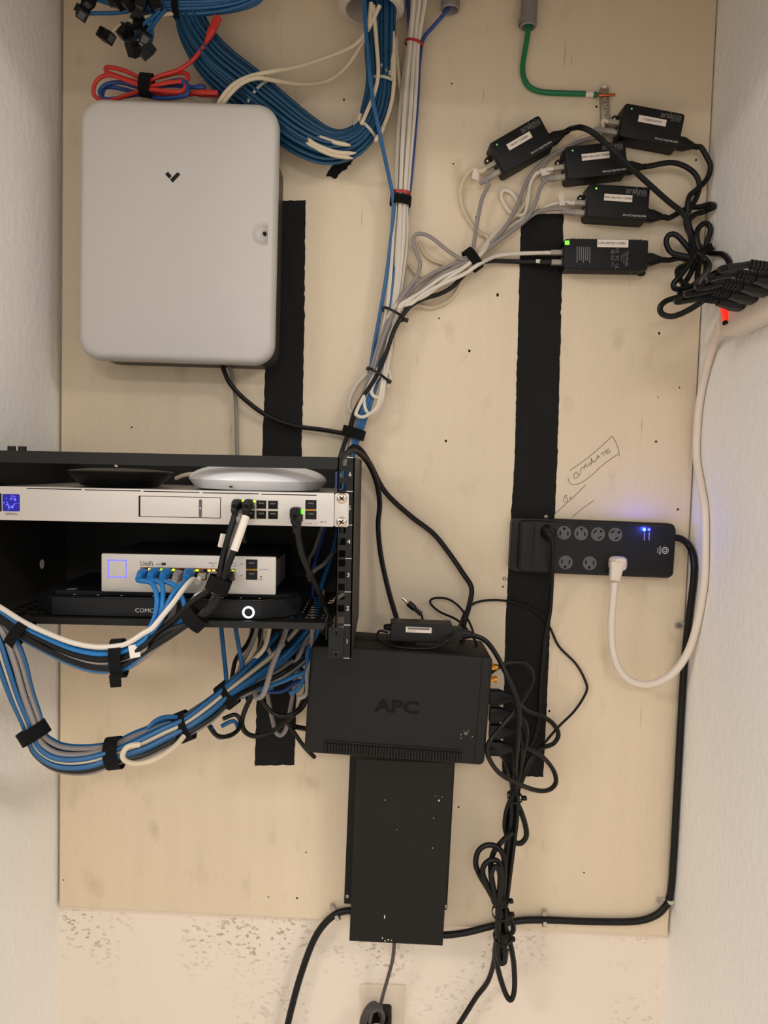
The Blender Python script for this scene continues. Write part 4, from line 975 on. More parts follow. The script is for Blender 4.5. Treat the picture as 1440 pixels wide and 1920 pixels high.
o = lead('black_patch_cable', 'black lead of the long ridged injector', I5, 1,
     [(1022, 491, .014), (985, 491, .010), (950, 490, .010), (915, 490, .014), (888, 498, .018), (866, 520, .02), (848, 538, .022), (825, 551, .024), (795, 560, .028), (770, 574, .034), (752, 596, .04), (738, 622, .044), (722, 668, .046), (704, 708, .044), (682, 742, .042), (665, 772, .04), (654, 808, .038), (641, 846, .04), (632, 880, .05)], 'rubber', 'blackplastic', 0.0038)
cabletag(o, 1018, 491, .019, .026, .006, 0)
for k, pts in enumerate(([(785, 452, .01), (798, 478, .008), (822, 492, .006), (850, 496, .008), (880, 490, .016)], [(766, 495, .008), (778, 510, .007), (800, 522, .006), (830, 528, .008)], [(870, 510, .01), (858, 545, .006), (838, 566, .006), (808, 577, .006), (780, 572, .01), (760, 585, .014)], [(940, 440, .007), (960, 425, .006), (990, 402, .006), (1010, 388, .006)])):
    cable('slack_cable', ('paint smeared white cable lying inside the kink of the grey lead', 'short paint smeared white cable stub beside the white column', 'paint smeared white cable sagging below the black injector lead', 'paint smeared white cable lying flat above the injector strap')[k], 'cable', pts, 0.003, 'cream', group='paint smeared white cables on the board')
strap('black strap gathering the grey and white injector leads', 886, 487, .024, 38, .019, .015, .016)

# --- mains cords of the injectors, tangled together on their way to the ivory strip
# plugs sit in the strip on the right wall, cords leave them to the left
def wallplug(k): return A0 + dv * (0.072 + 0.036 * k) + Vector((-0.020, 0, 0)) + upn * (0.006)
def mains(label, inj, pts, k, r=0.0046):
    a = inj.power; d1 = inj.ux
    b = wallplug(k); q = b + Vector((-0.058, 0.0, 0.006))
    P = [a + d1 * 0.034, a + d1 * 0.042] + path(pts, None, r) + [q + Vector((-0.03, 0.012, -0.004)), q]
    o = MB().tube(smooth(P), r, 8).build('injector_cord', 'rubber'); tag(o, label, 'power cord')
    iec(o, a, d1, inj.uz, s=0.76, ribs=3, name='connector')
    MB().ploft(b, (-1, 0, 0.1), upn, [(0, .0145, .011), (.014, .0145, .011), (.022, .0115, .0095), (.034, .008, .0075)], e=.5).build('plug', 'rubber', o, True)
    m_ = MB().ploft(b + Vector((-.033, 0, .0033)), (-1, 0, .1), upn, [(0, .0055, .0055), (.026, .0045, .0045)], e=.9, n=12)
    for j in range(5): m_.cyl(b + Vector((-.035 - .0048 * j, 0, .0035 + .0005 * j)), b + Vector((-.0375 - .0048 * j, 0, .0037 + .0005 * j)), .0066, n=12)
    m_.build('strain_relief', 'rubber', o, True)
    return o
mains('black cord of the steeply tilted injector crossing over another injector', I1,
      [(1090, 239, .045), (1115, 251, .05), (1150, 283, .055), (1200, 330, .05), (1250, 375, .04), (1282, 402, .035), (1293, 435, .035), (1298, 470, .04), (1300, 500, .05), (1282, 535, .06), (1275, 552, .07), (1290, 563, .08), (1320, 555, .09), (1350, 530, .11)], 3)
mains('black cord of the highest injector swinging down along the corner', I2,
      [(1326, 296, .02), (1332, 312, .02), (1326, 335, .02), (1308, 354, .024), (1293, 368, .028), (1289, 392, .03), (1293, 425, .03), (1305, 455, .035), (1330, 474, .045), (1355, 477, .055), (1367, 492, .06), (1363, 505, .07), (1340, 512, .08), (1318, 528, .085), (1300, 545, .09), (1275, 556, .09), (1250, 564, .09), (1238, 576, .09), (1242, 589, .09), (1262, 593, .095), (1290, 582, .10), (1320, 562, .11), (1350, 532, .13), (1375, 512, .16)], 4)
mains('black cord of the injector crossed by another cord', I3,
      [(1255, 305, .022), (1280, 310, .022), (1302, 325, .022), (1311, 346, .022), (1306, 370, .024), (1294, 390, .028), (1286, 415, .03), (1296, 445, .03), (1318, 468, .03), (1327, 450, .03), (1332, 430, .03), (1325, 419, .03), (1313, 424, .034), (1306, 440, .04), (1312, 470, .045), (1325, 500, .055), (1318, 518, .065), (1295, 538, .075), (1268, 542, .08), (1263, 532, .08), (1275, 518, .08), (1300, 486, .07), (1310, 475, .075), (1330, 500, .10)], 2)
mains('black cord of the level injector with a loop to the corner', I4,
      [(1290, 390, .022), (1312, 388, .02), (1332, 383, .02), (1338, 388, .02), (1320, 397, .022), (1302, 403, .025), (1290, 420, .03), (1300, 455, .04), (1296, 490, .05), (1275, 502, .055), (1270, 512, .06), (1278, 528, .065), (1300, 540, .07), (1325, 537, .08)], 1)
mains('black cord of the long ridged injector with a loose loop', I5,
      [(1275, 484, .022), (1295, 489, .024), (1302, 484, .03), (1286, 460, .032), (1268, 441, .03), (1254, 441, .028), (1249, 455, .026), (1258, 473, .026), (1278, 479, .03), (1305, 482, .04), (1318, 470, .05), (1310, 500, .06), (1308, 525, .07), (1315, 545, .08)], 0)
strap('black strap pulling the injector cords together in the corner', 1318, 472, .042, 120, .016, .013, .012)

# --- ivory cord and thick black cord
wc = cable('mains_cord', 'thick ivory cord looping from the ivory strip to the black power strip', 'power cord',
      [(1352, 603, .160), (1347, 618, .13), (1338, 645, .08), (1325, 690, .035), (1313, 745, .014), (1307, 800, .010), (1306, 860, .010), (1314, 910, .012), (1321, 955, .02), (1322, 1020, .03), (1320, 1090, .04), (1308, 1165, .05), (1290, 1222, .05), (1262, 1262, .05), (1225, 1282, .05), (1190, 1280, .05), (1163, 1258, .052), (1149, 1220, .054), (1146, 1170, .056), (1150, 1120, .056), (1152, 1092, .056)], 0.0064, 'stripwhite', n=12)
p = W(1157, 1056, PD)
MB().ploft(p, (0, -1, 0), (0, 0, 1), [(0.0005, .0150, .0125), (.006, .0155, .0125), (.014, .0125, .0115), (.018, .009, .010)], e=.6).build('plug', 'stripwhite', wc, True)
MB().ploft(W(1157, 1054, PD + .013), (-0.10, 0, -1), (0, -1, 0), [(0, .0125, .0085), (.012, .0105, .0088), (.024, .0092, .0085), (.031, .0088, .008)], e=.45).build('plug_handle', 'stripwhite', wc, True)
cable('mains_cord', 'thick black cord of the power strip clipped along the board edge', 'power cord',
      [(1262, 1008, .02), (1276, 1010, .02), (1291, 1022, .018), (1300, 1045, .014), (1301, 1080, .009), (1294, 1140, .008), (1284, 1230, .007), (1277, 1340, .007), (1270, 1470, .007), (1263, 1600, .007), (1257, 1675, .007), (1245, 1703, .007), (1222, 1720, .007), (1185, 1728, .007), (1110, 1728, .007), (1020, 1725, .007), (968, 1727, .007), (920, 1737, .007), (870, 1749, .007), (820, 1753, .007), (760, 1742, .007), (700, 1718, .007), (660, 1708, .007), (632, 1713, .007), (606, 1735, .007), (586, 1766, .003), (566, 1818, -.004), (551, 1870, -.008), (538, 1925, -.008), (520, 2010, -.008)], 0.0060, 'rubber', n=12)
def clip(label, px, py, ang, d=.007):
    t = Thing('cable_clip', label, 'cable clip', W(px, py, 0)); a = R(ang)
    ax = Vector((math.cos(a), 0, math.sin(a))); sd = Vector((-math.sin(a), 0, math.cos(a)))
    t.P('saddle', MB().band((0, -.0068, 0), ax, (0, -1, 0), .0064, .0062, .006, .0014, 20), 'cleartie')
    t.P('lug', MB().ploft(sd * .007 + Vector((0, -.003, 0)), sd, (0, -1, 0), [(0, .003, .0025), (.012, .0042, .0025), (.016, .003, .0025)], e=.7), 'cleartie')
    c = sd * .018
    t.P('nail', MB().cyl(c + Vector((0, 0, 0)), c + Vector((0, -.008, 0)), .0024, n=10).cyl(c + Vector((0, -.008, 0)), c + Vector((0, -.0095, 0)), .0048, n=14), 'zinc')
clip('clear nail clip holding the black cord below the power strip', 1288, 1168, 100)
clip('clear nail clip holding the black cord at the lower right board corner', 1254, 1685, 95)
clip('clear nail clip holding the black cord along the board bottom right of the cord coil', 1019, 1726, 0)
clip('clear nail clip holding the black cord left of the wall bracket', 633, 1714, 30)

# --- green ground wire
gw = cable('ground_wire', 'green ground wire bending from the grey conduit to the zinc bar', 'wire', [(991, 30, .016), (990, 60, .014), (985, 92, .009), (980, 125, .006), (983, 148, .005), (995, 165, .005), (1020, 173, .005), (1060, 175, .005), (1092, 176, .005), (1120, 178, .006)], 0.0045, 'green', n=10)
MB().tube(smooth(path([(1119, 178, .006), (1126, 178.5, .0135), (1145, 178, .0135), (1153, 178, .0125)], None, .002)), .0024, 8).build('bare_end', 'copper', gw, True)
MB().tube(smooth(path([(1098, 176, .0055), (1112, 177.4, .0058)], None, .002)), .0048, 10).build('white_band', 'label', gw, True)

# --- cables leaving the enclosure and the column towards the battery backup
cable('enclosure_power_cable', 'black cable drooping from under the enclosure to the column strap', 'cable', [(412, 672, .03), (420, 695, .03), (432, 720, .026), (458, 748, .022), (500, 779, .018), (550, 798, .016), (605, 806, .018), (640, 812, .024), (668, 818, .03)], 0.0040, 'rubber')
cable('grey_cable', 'grey cable hanging straight down from under the enclosure', 'cable', [(422, 670, .02), (434, 700, .016), (440, 735, .012), (443, 780, .01), (444, 830, .01), (446, 880, .01)], 0.0034, 'grey')
cable('black_cable', 'black cable arching over the rack corner down to the power brick', 'cable', [(636, 880, .20), (640, 860, .16), (652, 848, .12), (668, 846, .09), (690, 868, .05), (706, 905, .03), (712, 945, .02), (709, 985, .018), (714, 1040, .02), (728, 1105, .03), (746, 1168, .05), (752, 1200, .06)], 0.0044, 'rubber')
cable('black_cable', 'black cable sweeping from the column strap down behind the power brick', 'cable', [(652, 850, .05), (662, 838, .04), (676, 843, .03), (695, 872, .02), (722, 922, .014), (768, 966, .012), (812, 1000, .012), (842, 1037, .012), (868, 1075, .014), (884, 1102, .018), (880, 1135, .03), (870, 1170, .05), (866, 1215, .06)], 0.0046, 'rubber')
cable('thin_black_cable', 'thin black cable from the brick over the right strip and back to the backup', 'cable', [(853, 1190, .09), (862, 1172, .07), (872, 1148, .03), (892, 1130, .015), (930, 1125, .01), (972, 1132, .008), (1008, 1148, .008), (1030, 1175, .008), (1048, 1212, .008), (1080, 1245, .008), (1098, 1278, .008), (1099, 1298, .008), (1078, 1332, .01), (1048, 1362, .014), (1022, 1392, .02), (1000, 1420, .03), (978, 1470, .03), (966, 1500, .034)], 0.0022, 'rubber')
cable('thin_black_cable', 'thin black cable making a narrow loop above the power brick', 'cable', [(896, 1210, .08), (882, 1188, .07), (858, 1163, .05), (826, 1148, .03), (810, 1135, .022), (807, 1126, .02), (818, 1121, .02), (842, 1124, .02), (865, 1142, .03), (884, 1176, .06), (894, 1215, .08)], 0.0020, 'rubber')
dc = cable('dc_lead', 'thin dc lead with a silver barrel plug standing up behind the brick', 'cable', [(792, 1172, .08), (792, 1160, .07), (790, 1152, .06)], 0.0020, 'rubber')
dd = W(757, 1123, .055) - W(790, 1152, .06); dd.normalize(); e = W(790, 1152, .06)
m_ = MB().ploft(e, dd, (0, -1, 0), [(0, .0022, .0022), (.014, .0032, .0032), (.015, .0054, .0054), (.028, .0056, .0056), (.029, .0046, .0046)], e=.9)
for j in range(4): m_.cyl(e + dd * (.001 + .0034 * j), e + dd * (.003 + .0034 * j), .0048, n=12)
m_.build('barrel_body', 'rubber', dc, True)
MB().cyl(e + dd * .028, e + dd * .0325, .0046, n=16).build('collar', 'clear', dc, True)
MB().cyl(e + dd * .032, e + dd * .042, .0028, n=14).cyl(e + dd * .042, e + dd * .0425, .0014, n=10).build('barrel_tip', 'chrome', dc, True)
cable('dc_lead', 'thin lead from the left end of the brick drooping across the backup top', 'cable', [(728, 1186, .10), (712, 1183, .10), (708, 1192, .11), (712, 1202, .125), (740, 1212, .135), (780, 1216, .14), (815, 1214, .14), (838, 1200, .135), (850, 1185, .12)], 0.0020, 'rubber')

# --- cords at the right side of the battery backup
def upsplug(o, px, py, d=.095):
    p = W(px, py, d); p = Vector((p.x, p.y, p.z))
    iec(o, p, (1, 0, -0.03), (0, 0, 1), s=.95, ribs=3)
    return p
xs = 918
BND = lambda o, dd: [(964 + o, 1496, dd), (963 + o, 1530, dd), (958 + o, 1575, dd), (951 + o, 1630, dd), (946 + o, 1670, dd), (942 + o, 1700, dd), (940 + o, 1740, dd)]
u = cable('adapter_mains_cord', 'black cord from the power brick joining the cords right of the backup', 'power cord', [(866, 1189, .11), (890, 1192, .11), (912, 1203, .11), (932, 1230, .12), (948, 1262, .13), (966, 1302, .135), (973, 1335, .135), (971, 1385, .12), (966, 1440, .09)] + BND(2, .055) + [(944, 1765, .05), (955, 1762, .05)], .0040, 'rubber')
MB().ploft(W(862, 1188, .11), (1, 0, -.05), (0, 0, 1), [(0, .009, .008), (.012, .008, .007), (.02, .005, .005)], e=.6).build('connector', 'rubber', u, True)
cable('backup_cord', 'black cord curling in a big figure from the backup jacks under the plugs', 'power cord', [(916, 1264, .07), (932, 1252, .07), (955, 1243, .07), (980, 1243, .07), (995, 1256, .072), (998, 1276, .08), (986, 1302, .10), (966, 1332, .13), (940, 1362, .14), (922, 1384, .15), (914, 1400, .15), (917, 1422, .14), (934, 1447, .12), (960, 1464, .10), (998, 1480, .06), (1026, 1482, .04), (1042, 1468, .03), (1037, 1443, .03), (1014, 1416, .05), (985, 1402, .07), (962, 1397, .08)], .0040, 'rubber')
u = cable('backup_cord', 'black cord swinging out to the right from the upper backup plug', 'power cord', [(958, 1306, .095), (970, 1318, .09), (990, 1334, .05), (1015, 1342, .03), (1036, 1356, .02), (1047, 1376, .018), (1038, 1394, .02), (1014, 1403, .03), (1000, 1412, .04), (985, 1440, .05), (972, 1475, .05)] + BND(5, .048) + [(940, 1775, .045), (936, 1800, .045)], .0040, 'rubber')
upsplug(u, xs, 1306)
u = cable('backup_cord', 'black cord dropping from the second backup plug', 'power cord', [(958, 1338, .095), (972, 1342, .10), (984, 1355, .10), (987, 1380, .095), (980, 1420, .08), (970, 1465, .06)] + BND(-1, .05) + [(936, 1775, .05), (930, 1800, .045)], .0040, 'rubber')
upsplug(u, xs, 1338)
u = cable('backup_cord', 'black cord dropping from the third backup plug', 'power cord', [(957, 1370, .095), (970, 1374, .095), (979, 1392, .09), (977, 1430, .08), (968, 1470, .06)] + BND(-4, .06) + [(941, 1780, .06), (940, 1800, .06), (946, 1805, .06), (950, 1780, .06)], .0040, 'rubber')
upsplug(u, xs, 1370)
u = cable('backup_cord', 'black cord dropping from the lowest backup plug', 'power cord', [(955, 1402, .095), (964, 1408, .09), (966, 1430, .08), (963, 1470, .065)] + BND(-7, .045) + [(932, 1775, .045)], .0040, 'rubber')
upsplug(u, xs, 1401)
cable('backup_cord', 'short black cord bending from below the backup corner into the coil', 'power cord', [(912, 1407, .11), (930, 1408, .10), (946, 1424, .08), (956, 1450, .07), (961, 1480, .06), (962, 1500, .055)], .0040, 'rubber')
u = cable('strip_cord', 'black cord plugged into the power strip and running down the right strip', 'power cord', [(1034, 1004, .062), (1037, 1018, .062), (1036, 1060, .05), (1034, 1110, .03), (1031, 1150, .02), (1022, 1195, .016), (1016, 1250, .014), (1012, 1310, .014), (1010, 1350, .016), (1002, 1385, .02), (990, 1420, .03), (975, 1462, .04)] + BND(7, .06) + [(944, 1770, .055)], .0036, 'rubber')
p = W(1027, 997, PD)
MB().ploft(p, (0, -1, 0), (0, 0, 1), [(.0005, .0125, .0125), (.010, .0125, .0125), (.016, .0105, .0105), (.019, .008, .008)], e=.9).build('plug', 'rubber', u, True)
MB().ploft(W(1029, 999, PD + .016), (.35, -.25, -.9), (0, -1, 0), [(0, .006, .006), (.012, .0055, .005), (.018, .0042, .004)], e=.7).build('plug_neck', 'rubber', u, True)
# coil hanging under it
GC = 'spare cord loops tied into a hanging coil'
for k, pts in enumerate(([(966, 1500, .055), (977, 1522, .05), (986, 1552, .045), (986, 1570, .045), (976, 1581, .045), (963, 1578, .048), (958, 1565, .05)],
            [(958, 1498, .055), (950, 1522, .05), (947, 1548, .048), (951, 1566, .05), (958, 1572, .055)],
            [(962, 1560, .07), (945, 1574, .068), (928, 1594, .064), (921, 1615, .064), (921, 1640, .066), (928, 1680, .066)],
            [(928, 1690, .075), (914, 1665, .075), (899, 1640, .072), (892, 1618, .07), (897, 1596, .07), (912, 1585, .07), (930, 1587, .07), (943, 1602, .072), (946, 1628, .075), (944, 1665, .075), (942, 1700, .07)],
            [(926, 1680, .08), (912, 1655, .08), (905, 1638, .08), (908, 1622, .08), (922, 1612, .08), (936, 1618, .08), (941, 1640, .08), (938, 1680, .08), (936, 1720, .075)],
            [(930, 1700, .085), (924, 1660, .085), (921, 1640, .085), (927, 1626, .085), (935, 1630, .085), (938, 1650, .085), (934, 1700, .085), (934, 1760, .075), (934, 1790, .07), (940, 1806, .07), (946, 1795, .07), (946, 1750, .07)],
            [(936, 1700, .06), (948, 1740, .055), (956, 1766, .05), (963, 1804, .045), (965, 1845, .042), (962, 1868, .042), (955, 1874, .042), (946, 1858, .044), (934, 1818, .046), (930, 1785, .05), (932, 1740, .055)],
            [(950, 1712, .05), (960, 1728, .045), (962, 1745, .045), (954, 1752, .05), (946, 1745, .055)])):
    cable('coiled_cord', ('black cord bowing out on the corner side below the top zip tie', 'black cord bowing out on the bracket side below the top zip tie', 'black cord crossing from the cord bundle into the hanging coil',
        'largest outer loop of the hanging black cord coil', 'middle loop nested in the hanging black cord coil', 'smallest inner loop of the hanging black cord coil with a short hairpin end', 'longest black loop hanging lowest under the cord coil', 'tiny side loop at the lower zip ties of the cord coil')[k], 'power cord', pts, .0047, 'rubber', group=GC)
cable('coil_tail', 'black cord leaving the hanging coil downwards to the left', 'power cord', [(936, 1700, .07), (932, 1750, .06), (929, 1775, .05), (925, 1808, .03), (914, 1841, .015), (893, 1869, .005), (872, 1896, -.002), (846, 1932, -.006), (800, 1990, -.006)], .0046, 'rubber')
for x, y, hw, lb in ((963, 1494, .0125, 'zip tie gathering the backup cords at the bottom of the right strip'), (935, 1686, .0155, 'zip tie round the upper half of the hanging cord coil'),
                     (937, 1711, .0155, 'zip tie round the middle of the hanging cord coil'), (939, 1757, .0150, 'zip tie round the lower end of the hanging cord coil')):
    strap('black ' + lb, x + 2, y, .066, 95, hw * .9, .024, .0035, 'rubber', 'zip_tie', .0014, head=True)

# --- grey cord and plug at the wall plate
gc = cable('grey_mains_cord', 'dark grey cord running from the bracket down to the outlet plate', 'power cord', [(741, 1745, .04), (739, 1772, .035), (736, 1800, .03), (726, 1838, .025), (717, 1870, .025), (713, 1890, .028), (712, 1905, .03)], .0032, 'cordgrey')
GCo = 'coils of grey cord at the outlet plate'
for k in range(4):
    cable('cord_coil', 'coiled dark grey cord gathered at the outlet plate', 'power cord', [(690 - 3 * k + 8, 1960, .03 + .006 * k), (678 + 5 * k, 1925, .03 + .006 * k), (682 + 5 * k, 1900, .03 + .006 * k), (694 + 3 * k, 1883 + 4 * k, .032 + .006 * k), (706 + 2 * k, 1882 + 4 * k, .034 + .005 * k), (716 + k, 1900 + 3 * k, .034 + .004 * k), (712, 1950, .03 + .004 * k)], .0032, 'cordgrey', group=GCo)
strap('black strap round the grey cord coil at the outlet plate', 708, 1922, .04, 92, .018, .018, .02)
pl = Thing('outlet_plug', 'black block plug pushed into the low outlet plate', 'plug', W(723, 1905, -.0105))
pl.P('body', MB().rbox(0, 0, .021, .046, .006, 0, -.026, .003), 'blackplastic')
pl.P('grip', MB().rbox(0, 0, .015, .034, .004, -.025, -.0275, .001), 'rubber')

# --- patch cords plugged into the small switch and the gateway, swagged to the left
FD = .335
SWAG = lambda dy, dd, s=0: [(268 + s, 1196 + dy, dd), (243, 1212 + dy, dd), (222, 1219 + dy, dd), (180, 1221 + dy, dd), (135, 1212 + dy * .9, dd), (90, 1194 + dy * .8, dd), (45, 1172 + dy * .7, dd), (8, 1148 + dy * .6, dd), (-40, 1118 + dy * .5, dd)]
def patch(label, portpx, pts, mt_, boot, r=.0035, d0=SWD, name='patch_cable', down=True, py=1076):
    e = W(portpx, py, d0 + .004)
    o = MB().tube(smooth([e + Vector((0, -.020, -.001)), e + Vector((0, -.030, -.006))] + path(pts, None, r, clamp=False)), r, 8).build(name, mt_)
    tag(o, label, 'patch cable')
    MB().ploft(e, (0, -1, 0), (0, 0, 1), [(-.003, .0056, .0040), (.008, .0056, .0040)], e=.3).build('plug', 'clear', o, True)
    if boot: MB().ploft(e + Vector((0, -.006, 0)), (0, -1, -.12), (0, 0, 1), [(0, .0064, .0072), (.010, .0064, .0068), (.015, .0048, .0050), (.022, .0042, .0042)], e=.55).build('boot', boot, o, True)
    return o
patch('blue patch cable in the first port of the small switch', 272, [(284, 1093, .315), (294, 1118, .33), (292, 1150, .335), (282, 1176, .338)] + SWAG(5, .346), 'blue2', 'blue2', py=1074)
patch('blue patch cable in the second port of the small switch', 293, [(303, 1095, .315), (305, 1125, .33), (302, 1152, .335), (290, 1178, .338)] + SWAG(1, .338), 'blue2', 'blue2', py=1072)
patch('blue patch cable in the third port of the small switch curving right', 315, [(328, 1098, .315), (340, 1118, .33), (346, 1142, .335), (338, 1166, .336), (318, 1186, .336), (292, 1206, .334)] + SWAG(36, .336, -8), 'blue2', 'blue2', py=1073)
patch('grey patch cable in the fourth port of the small switch', 338, [(328, 1092, .305), (324, 1115, .31), (326, 1140, .315), (316, 1165, .32), (295, 1190, .324)] + SWAG(24, .330), 'grey', 'grey', py=1077)
patch('blue patch cable in the fifth port of the small switch', 358, [(344, 1095, .315), (326, 1112, .33), (312, 1138, .336), (302, 1162, .338), (288, 1182, .34)] + SWAG(9, .336), 'blue2', 'blue2', py=1073)
patch('white patch cable in the sixth port of the small switch', 380, [(362, 1086, .31), (345, 1103, .33), (325, 1130, .342), (302, 1158, .348), (285, 1178, .350)] + SWAG(-8, .350), 'white', None, py=1079)
o = patch('grey patch cable in the seventh port of the small switch', 402, [(384, 1100, .31), (362, 1125, .325), (345, 1150, .33), (325, 1178, .332), (290, 1206, .332)] + SWAG(22, .344), 'grey', 'grey', py=1079)
cabletag(o, 374, 1117, .34, .012, .009, R(-25)); cabletag(o, 252, 1221, .350, .013, .017, R(-10))
o = patch('black patch cable from the gateway port down past the switch', 447, [(440, 966, .342), (430, 1000, .346), (418, 1045, .348), (411, 1080, .350), (402, 1100, .350), (375, 1118, .348), (350, 1138, .344), (322, 1165, .340), (292, 1188, .338)] + SWAG(15, .346), 'rubber', 'rubber', .0042, GD, py=945)
o = patch('grey patch cable from the gateway port beside the black one', 455, [(446, 985, .335), (434, 1020, .338), (424, 1055, .340), (416, 1085, .342), (400, 1125, .340), (380, 1150, .336), (340, 1180, .332), (300, 1208, .330)] + SWAG(38, .328), 'grey', 'grey', .0036, GD, py=962)
cabletag(o, 418, 1014, .342, .010, .018, R(12)); cabletag(o, 429, 1012, .345, .006, .014, R(12))
o = patch('black patch cable with a white printed sleeve from the gateway', 468, [(462, 965, .342), (452, 995, .348), (438, 1035, .350), (424, 1070, .352), (414, 1100, .352), (404, 1130, .352), (382, 1152, .350), (355, 1168, .348), (310, 1198, .344), (270, 1222, .340)] + SWAG(31, .347, -20)[2:], 'rubber', 'rubber', .0042, GD, py=945)
sl = MB().tube(smooth(path([(461, 968, .3425), (452, 995, .348), (439, 1032, .350)], None, .005, clamp=False)), .0052, 10).build('printed_sleeve', 'label', o, True)
patch('black patch cable looping from the switch strap to the lower strap', 433, [(420, 1098, .345), (402, 1118, .350), (392, 1138, .350), (375, 1158, .348), (345, 1172, .346), (310, 1186, .344)] + SWAG(26, .334, 0), 'rubber', 'rubber', .0040, SWD, py=1078)
o = patch('black patch cable in the lone gateway port dropping behind the rack rail', 556, [(557, 988, .338), (560, 1010, .336), (567, 1040, .33), (578, 1068, .32), (592, 1098, .30), (606, 1128, .28), (618, 1158, .25)], 'rubber', None, .0042, GD, py=967)
m_ = MB().ploft(W(556, 962, GD), (0, -1, 0), (0, 0, 1), [(0, .0066, .0085), (.022, .0066, .0085), (.025, .0055, .007)], e=.5)
m_.build('boot', 'rubber', o, True)
m_ = MB()
for j in range(5): 
    c = W(556.3, 976 + 4.6 * j, GD + .026); m_.ploft(c, (0, 0, -1), (0, -1, 0), [(0, .0068 - .0004 * j, .0062), (.0022, .0068 - .0004 * j, .0062)], e=.6)
m_.ploft(W(556.3, 972, GD + .024), (0.03, -.2, -1), (0, -1, 0), [(0, .0058, .005), (.020, .0046, .0045)], e=.6)
m_.build('strain_relief', 'rubber', o, True)
strap('black strap round the patch cables in front of the small switch', 410, 1096, .347, 70, .014, .012, .019)
strap('black strap round the patch cables in front of the modem', 364, 1160, .345, 45, .016, .013, .018)
strap('black strap round the swag of patch cables left of the modem logo', 223, 1234, .339, 5, .0245, .017, .016, tail=True)
strap('black strap round the swag at the lower left rack corner', 38, 1186, .339, -35, .0235, .018, .014)

# --- lower bundle looping back under the shelf
ctrL = [(-30, 1150, .34, 16), (2, 1190, .34, 20), (20, 1240, .34, 25), (38, 1300, .335, 22), (57, 1350, .33, 19), (66, 1380, .325, 17), (82, 1404, .32, 23), (115, 1422, .315, 27), (165, 1424, .31, 27), (215, 1411, .30, 21), (260, 1397, .28, 29), (305, 1378, .26, 27), (345, 1361, .24, 22), (388, 1334, .21, 23), (426, 1303, .18, 19), (470, 1272, .14, 28), (520, 1240, .10, 40), (570, 1195, .07, 44), (605, 1150, .06, 40)]
GLo = {'blue': 'blue cables of the lower loop', 'grey': 'grey cables of the lower loop', 'rubber': 'black cables of the lower loop', 'cream': 'white cables of the lower loop'}
LLo = {'blue': 'blue cable in the lower loop hanging under the rack shelf', 'grey': 'grey cable in the lower loop hanging under the rack shelf', 'rubber': 'black cable in the lower loop hanging under the rack shelf', 'cream': 'cream cable in the lower loop hanging under the rack shelf'}
strands('network_cable', None, 'cable', ctrL, 18, .0037, ['grey', 'blue', 'blue', 'grey', 'blue', 'rubber', 'blue', 'grey', 'blue', 'cream', 'blue', 'rubber', 'grey'], GLo, seed=11, depth=.8, wander=.22, lab=LLo, twist=1.2)
for x, y, d, a, hw, lb in ((63, 1374, .328, -58, .019, 'left end of the lower cable loop'), (215, 1412, .30, 8, .021, 'lowest part of the lower cable loop'), (345, 1362, .24, 24, .021, 'middle of the rising lower cable loop'), (426, 1303, .18, 40, .0195, 'upper end of the rising lower cable loop')):
    strap('black strap round the ' + lb, x, y, d, a, hw, .018, .019)
cable('slack_cable', 'cream cable folded back in a hairpin between two straps of the lower loop', 'cable', [(345, 1380, .262), (325, 1402, .28), (290, 1424, .30), (258, 1432, .31), (236, 1427, .318), (230, 1415, .322), (240, 1400, .322), (262, 1396, .315)], .0037, 'cream')
cable('slack_cable', 'blue cable bowing above the rising lower loop', 'cable', [(265, 1385, .27), (285, 1358, .265), (305, 1346, .258), (330, 1345, .25), (345, 1352, .24)], .0035, 'blue')
for pts, m_ in (([(385, 1350, .2), (405, 1378, .18), (430, 1380, .16), (448, 1366, .14), (450, 1350, .13), (440, 1340, .13), (418, 1348, .14)], 'rubber'), ([(395, 1362, .19), (410, 1382, .17), (432, 1378, .15), (446, 1368, .13), (438, 1352, .13), (415, 1362, .14)], 'blue')):
    cable('slack_cable', 'small loose loop of cable just right of the rising lower loop', 'cable', pts, .0034, m_, group='small loose loops by the lower bundle')

# --- two blue drops and the tangle under the shelf
cable('blue_cable', 'blue cable dropping straight from the shelf to the upper strap of the lower loop', 'cable', [(410, 1140, .13), (415, 1180, .14), (420, 1230, .15), (424, 1270, .165), (424, 1305, .18)], .0036, 'blue')
cable('blue_cable', 'blue cable dropping from the shelf and curving right', 'cable', [(436, 1140, .13), (442, 1180, .14), (450, 1225, .145), (456, 1258, .15), (468, 1278, .15), (485, 1288, .14), (510, 1290, .12)], .0036, 'blue')
cable('grey_cable', 'pale grey cable hanging in a sharp hook under the shelf', 'cable', [(540, 1140, .12), (536, 1182, .13), (524, 1215, .145), (510, 1250, .155), (500, 1285, .16), (492, 1304, .16), (482, 1308, .155), (478, 1296, .145), (486, 1280, .13)], .0042, 'grey')
cable('grey_cable', 'grey cable forming a deep narrow loop over the left black strip', 'cable', [(495, 1250, .05), (503, 1310, .04), (512, 1355, .035), (518, 1374, .035), (528, 1378, .035), (538, 1362, .035), (546, 1320, .04), (555, 1270, .05), (562, 1210, .06)], .0038, 'grey')
cable('black_cable', 'black cable in a wide loop left of the battery backup', 'cable', [(508, 1170, .10), (490, 1230, .10), (486, 1290, .10), (496, 1320, .10), (518, 1340, .10), (548, 1340, .10), (570, 1322, .09), (578, 1290, .08), (572, 1262, .07), (545, 1250, .07), (510, 1252, .08)], .0038, 'rubber')
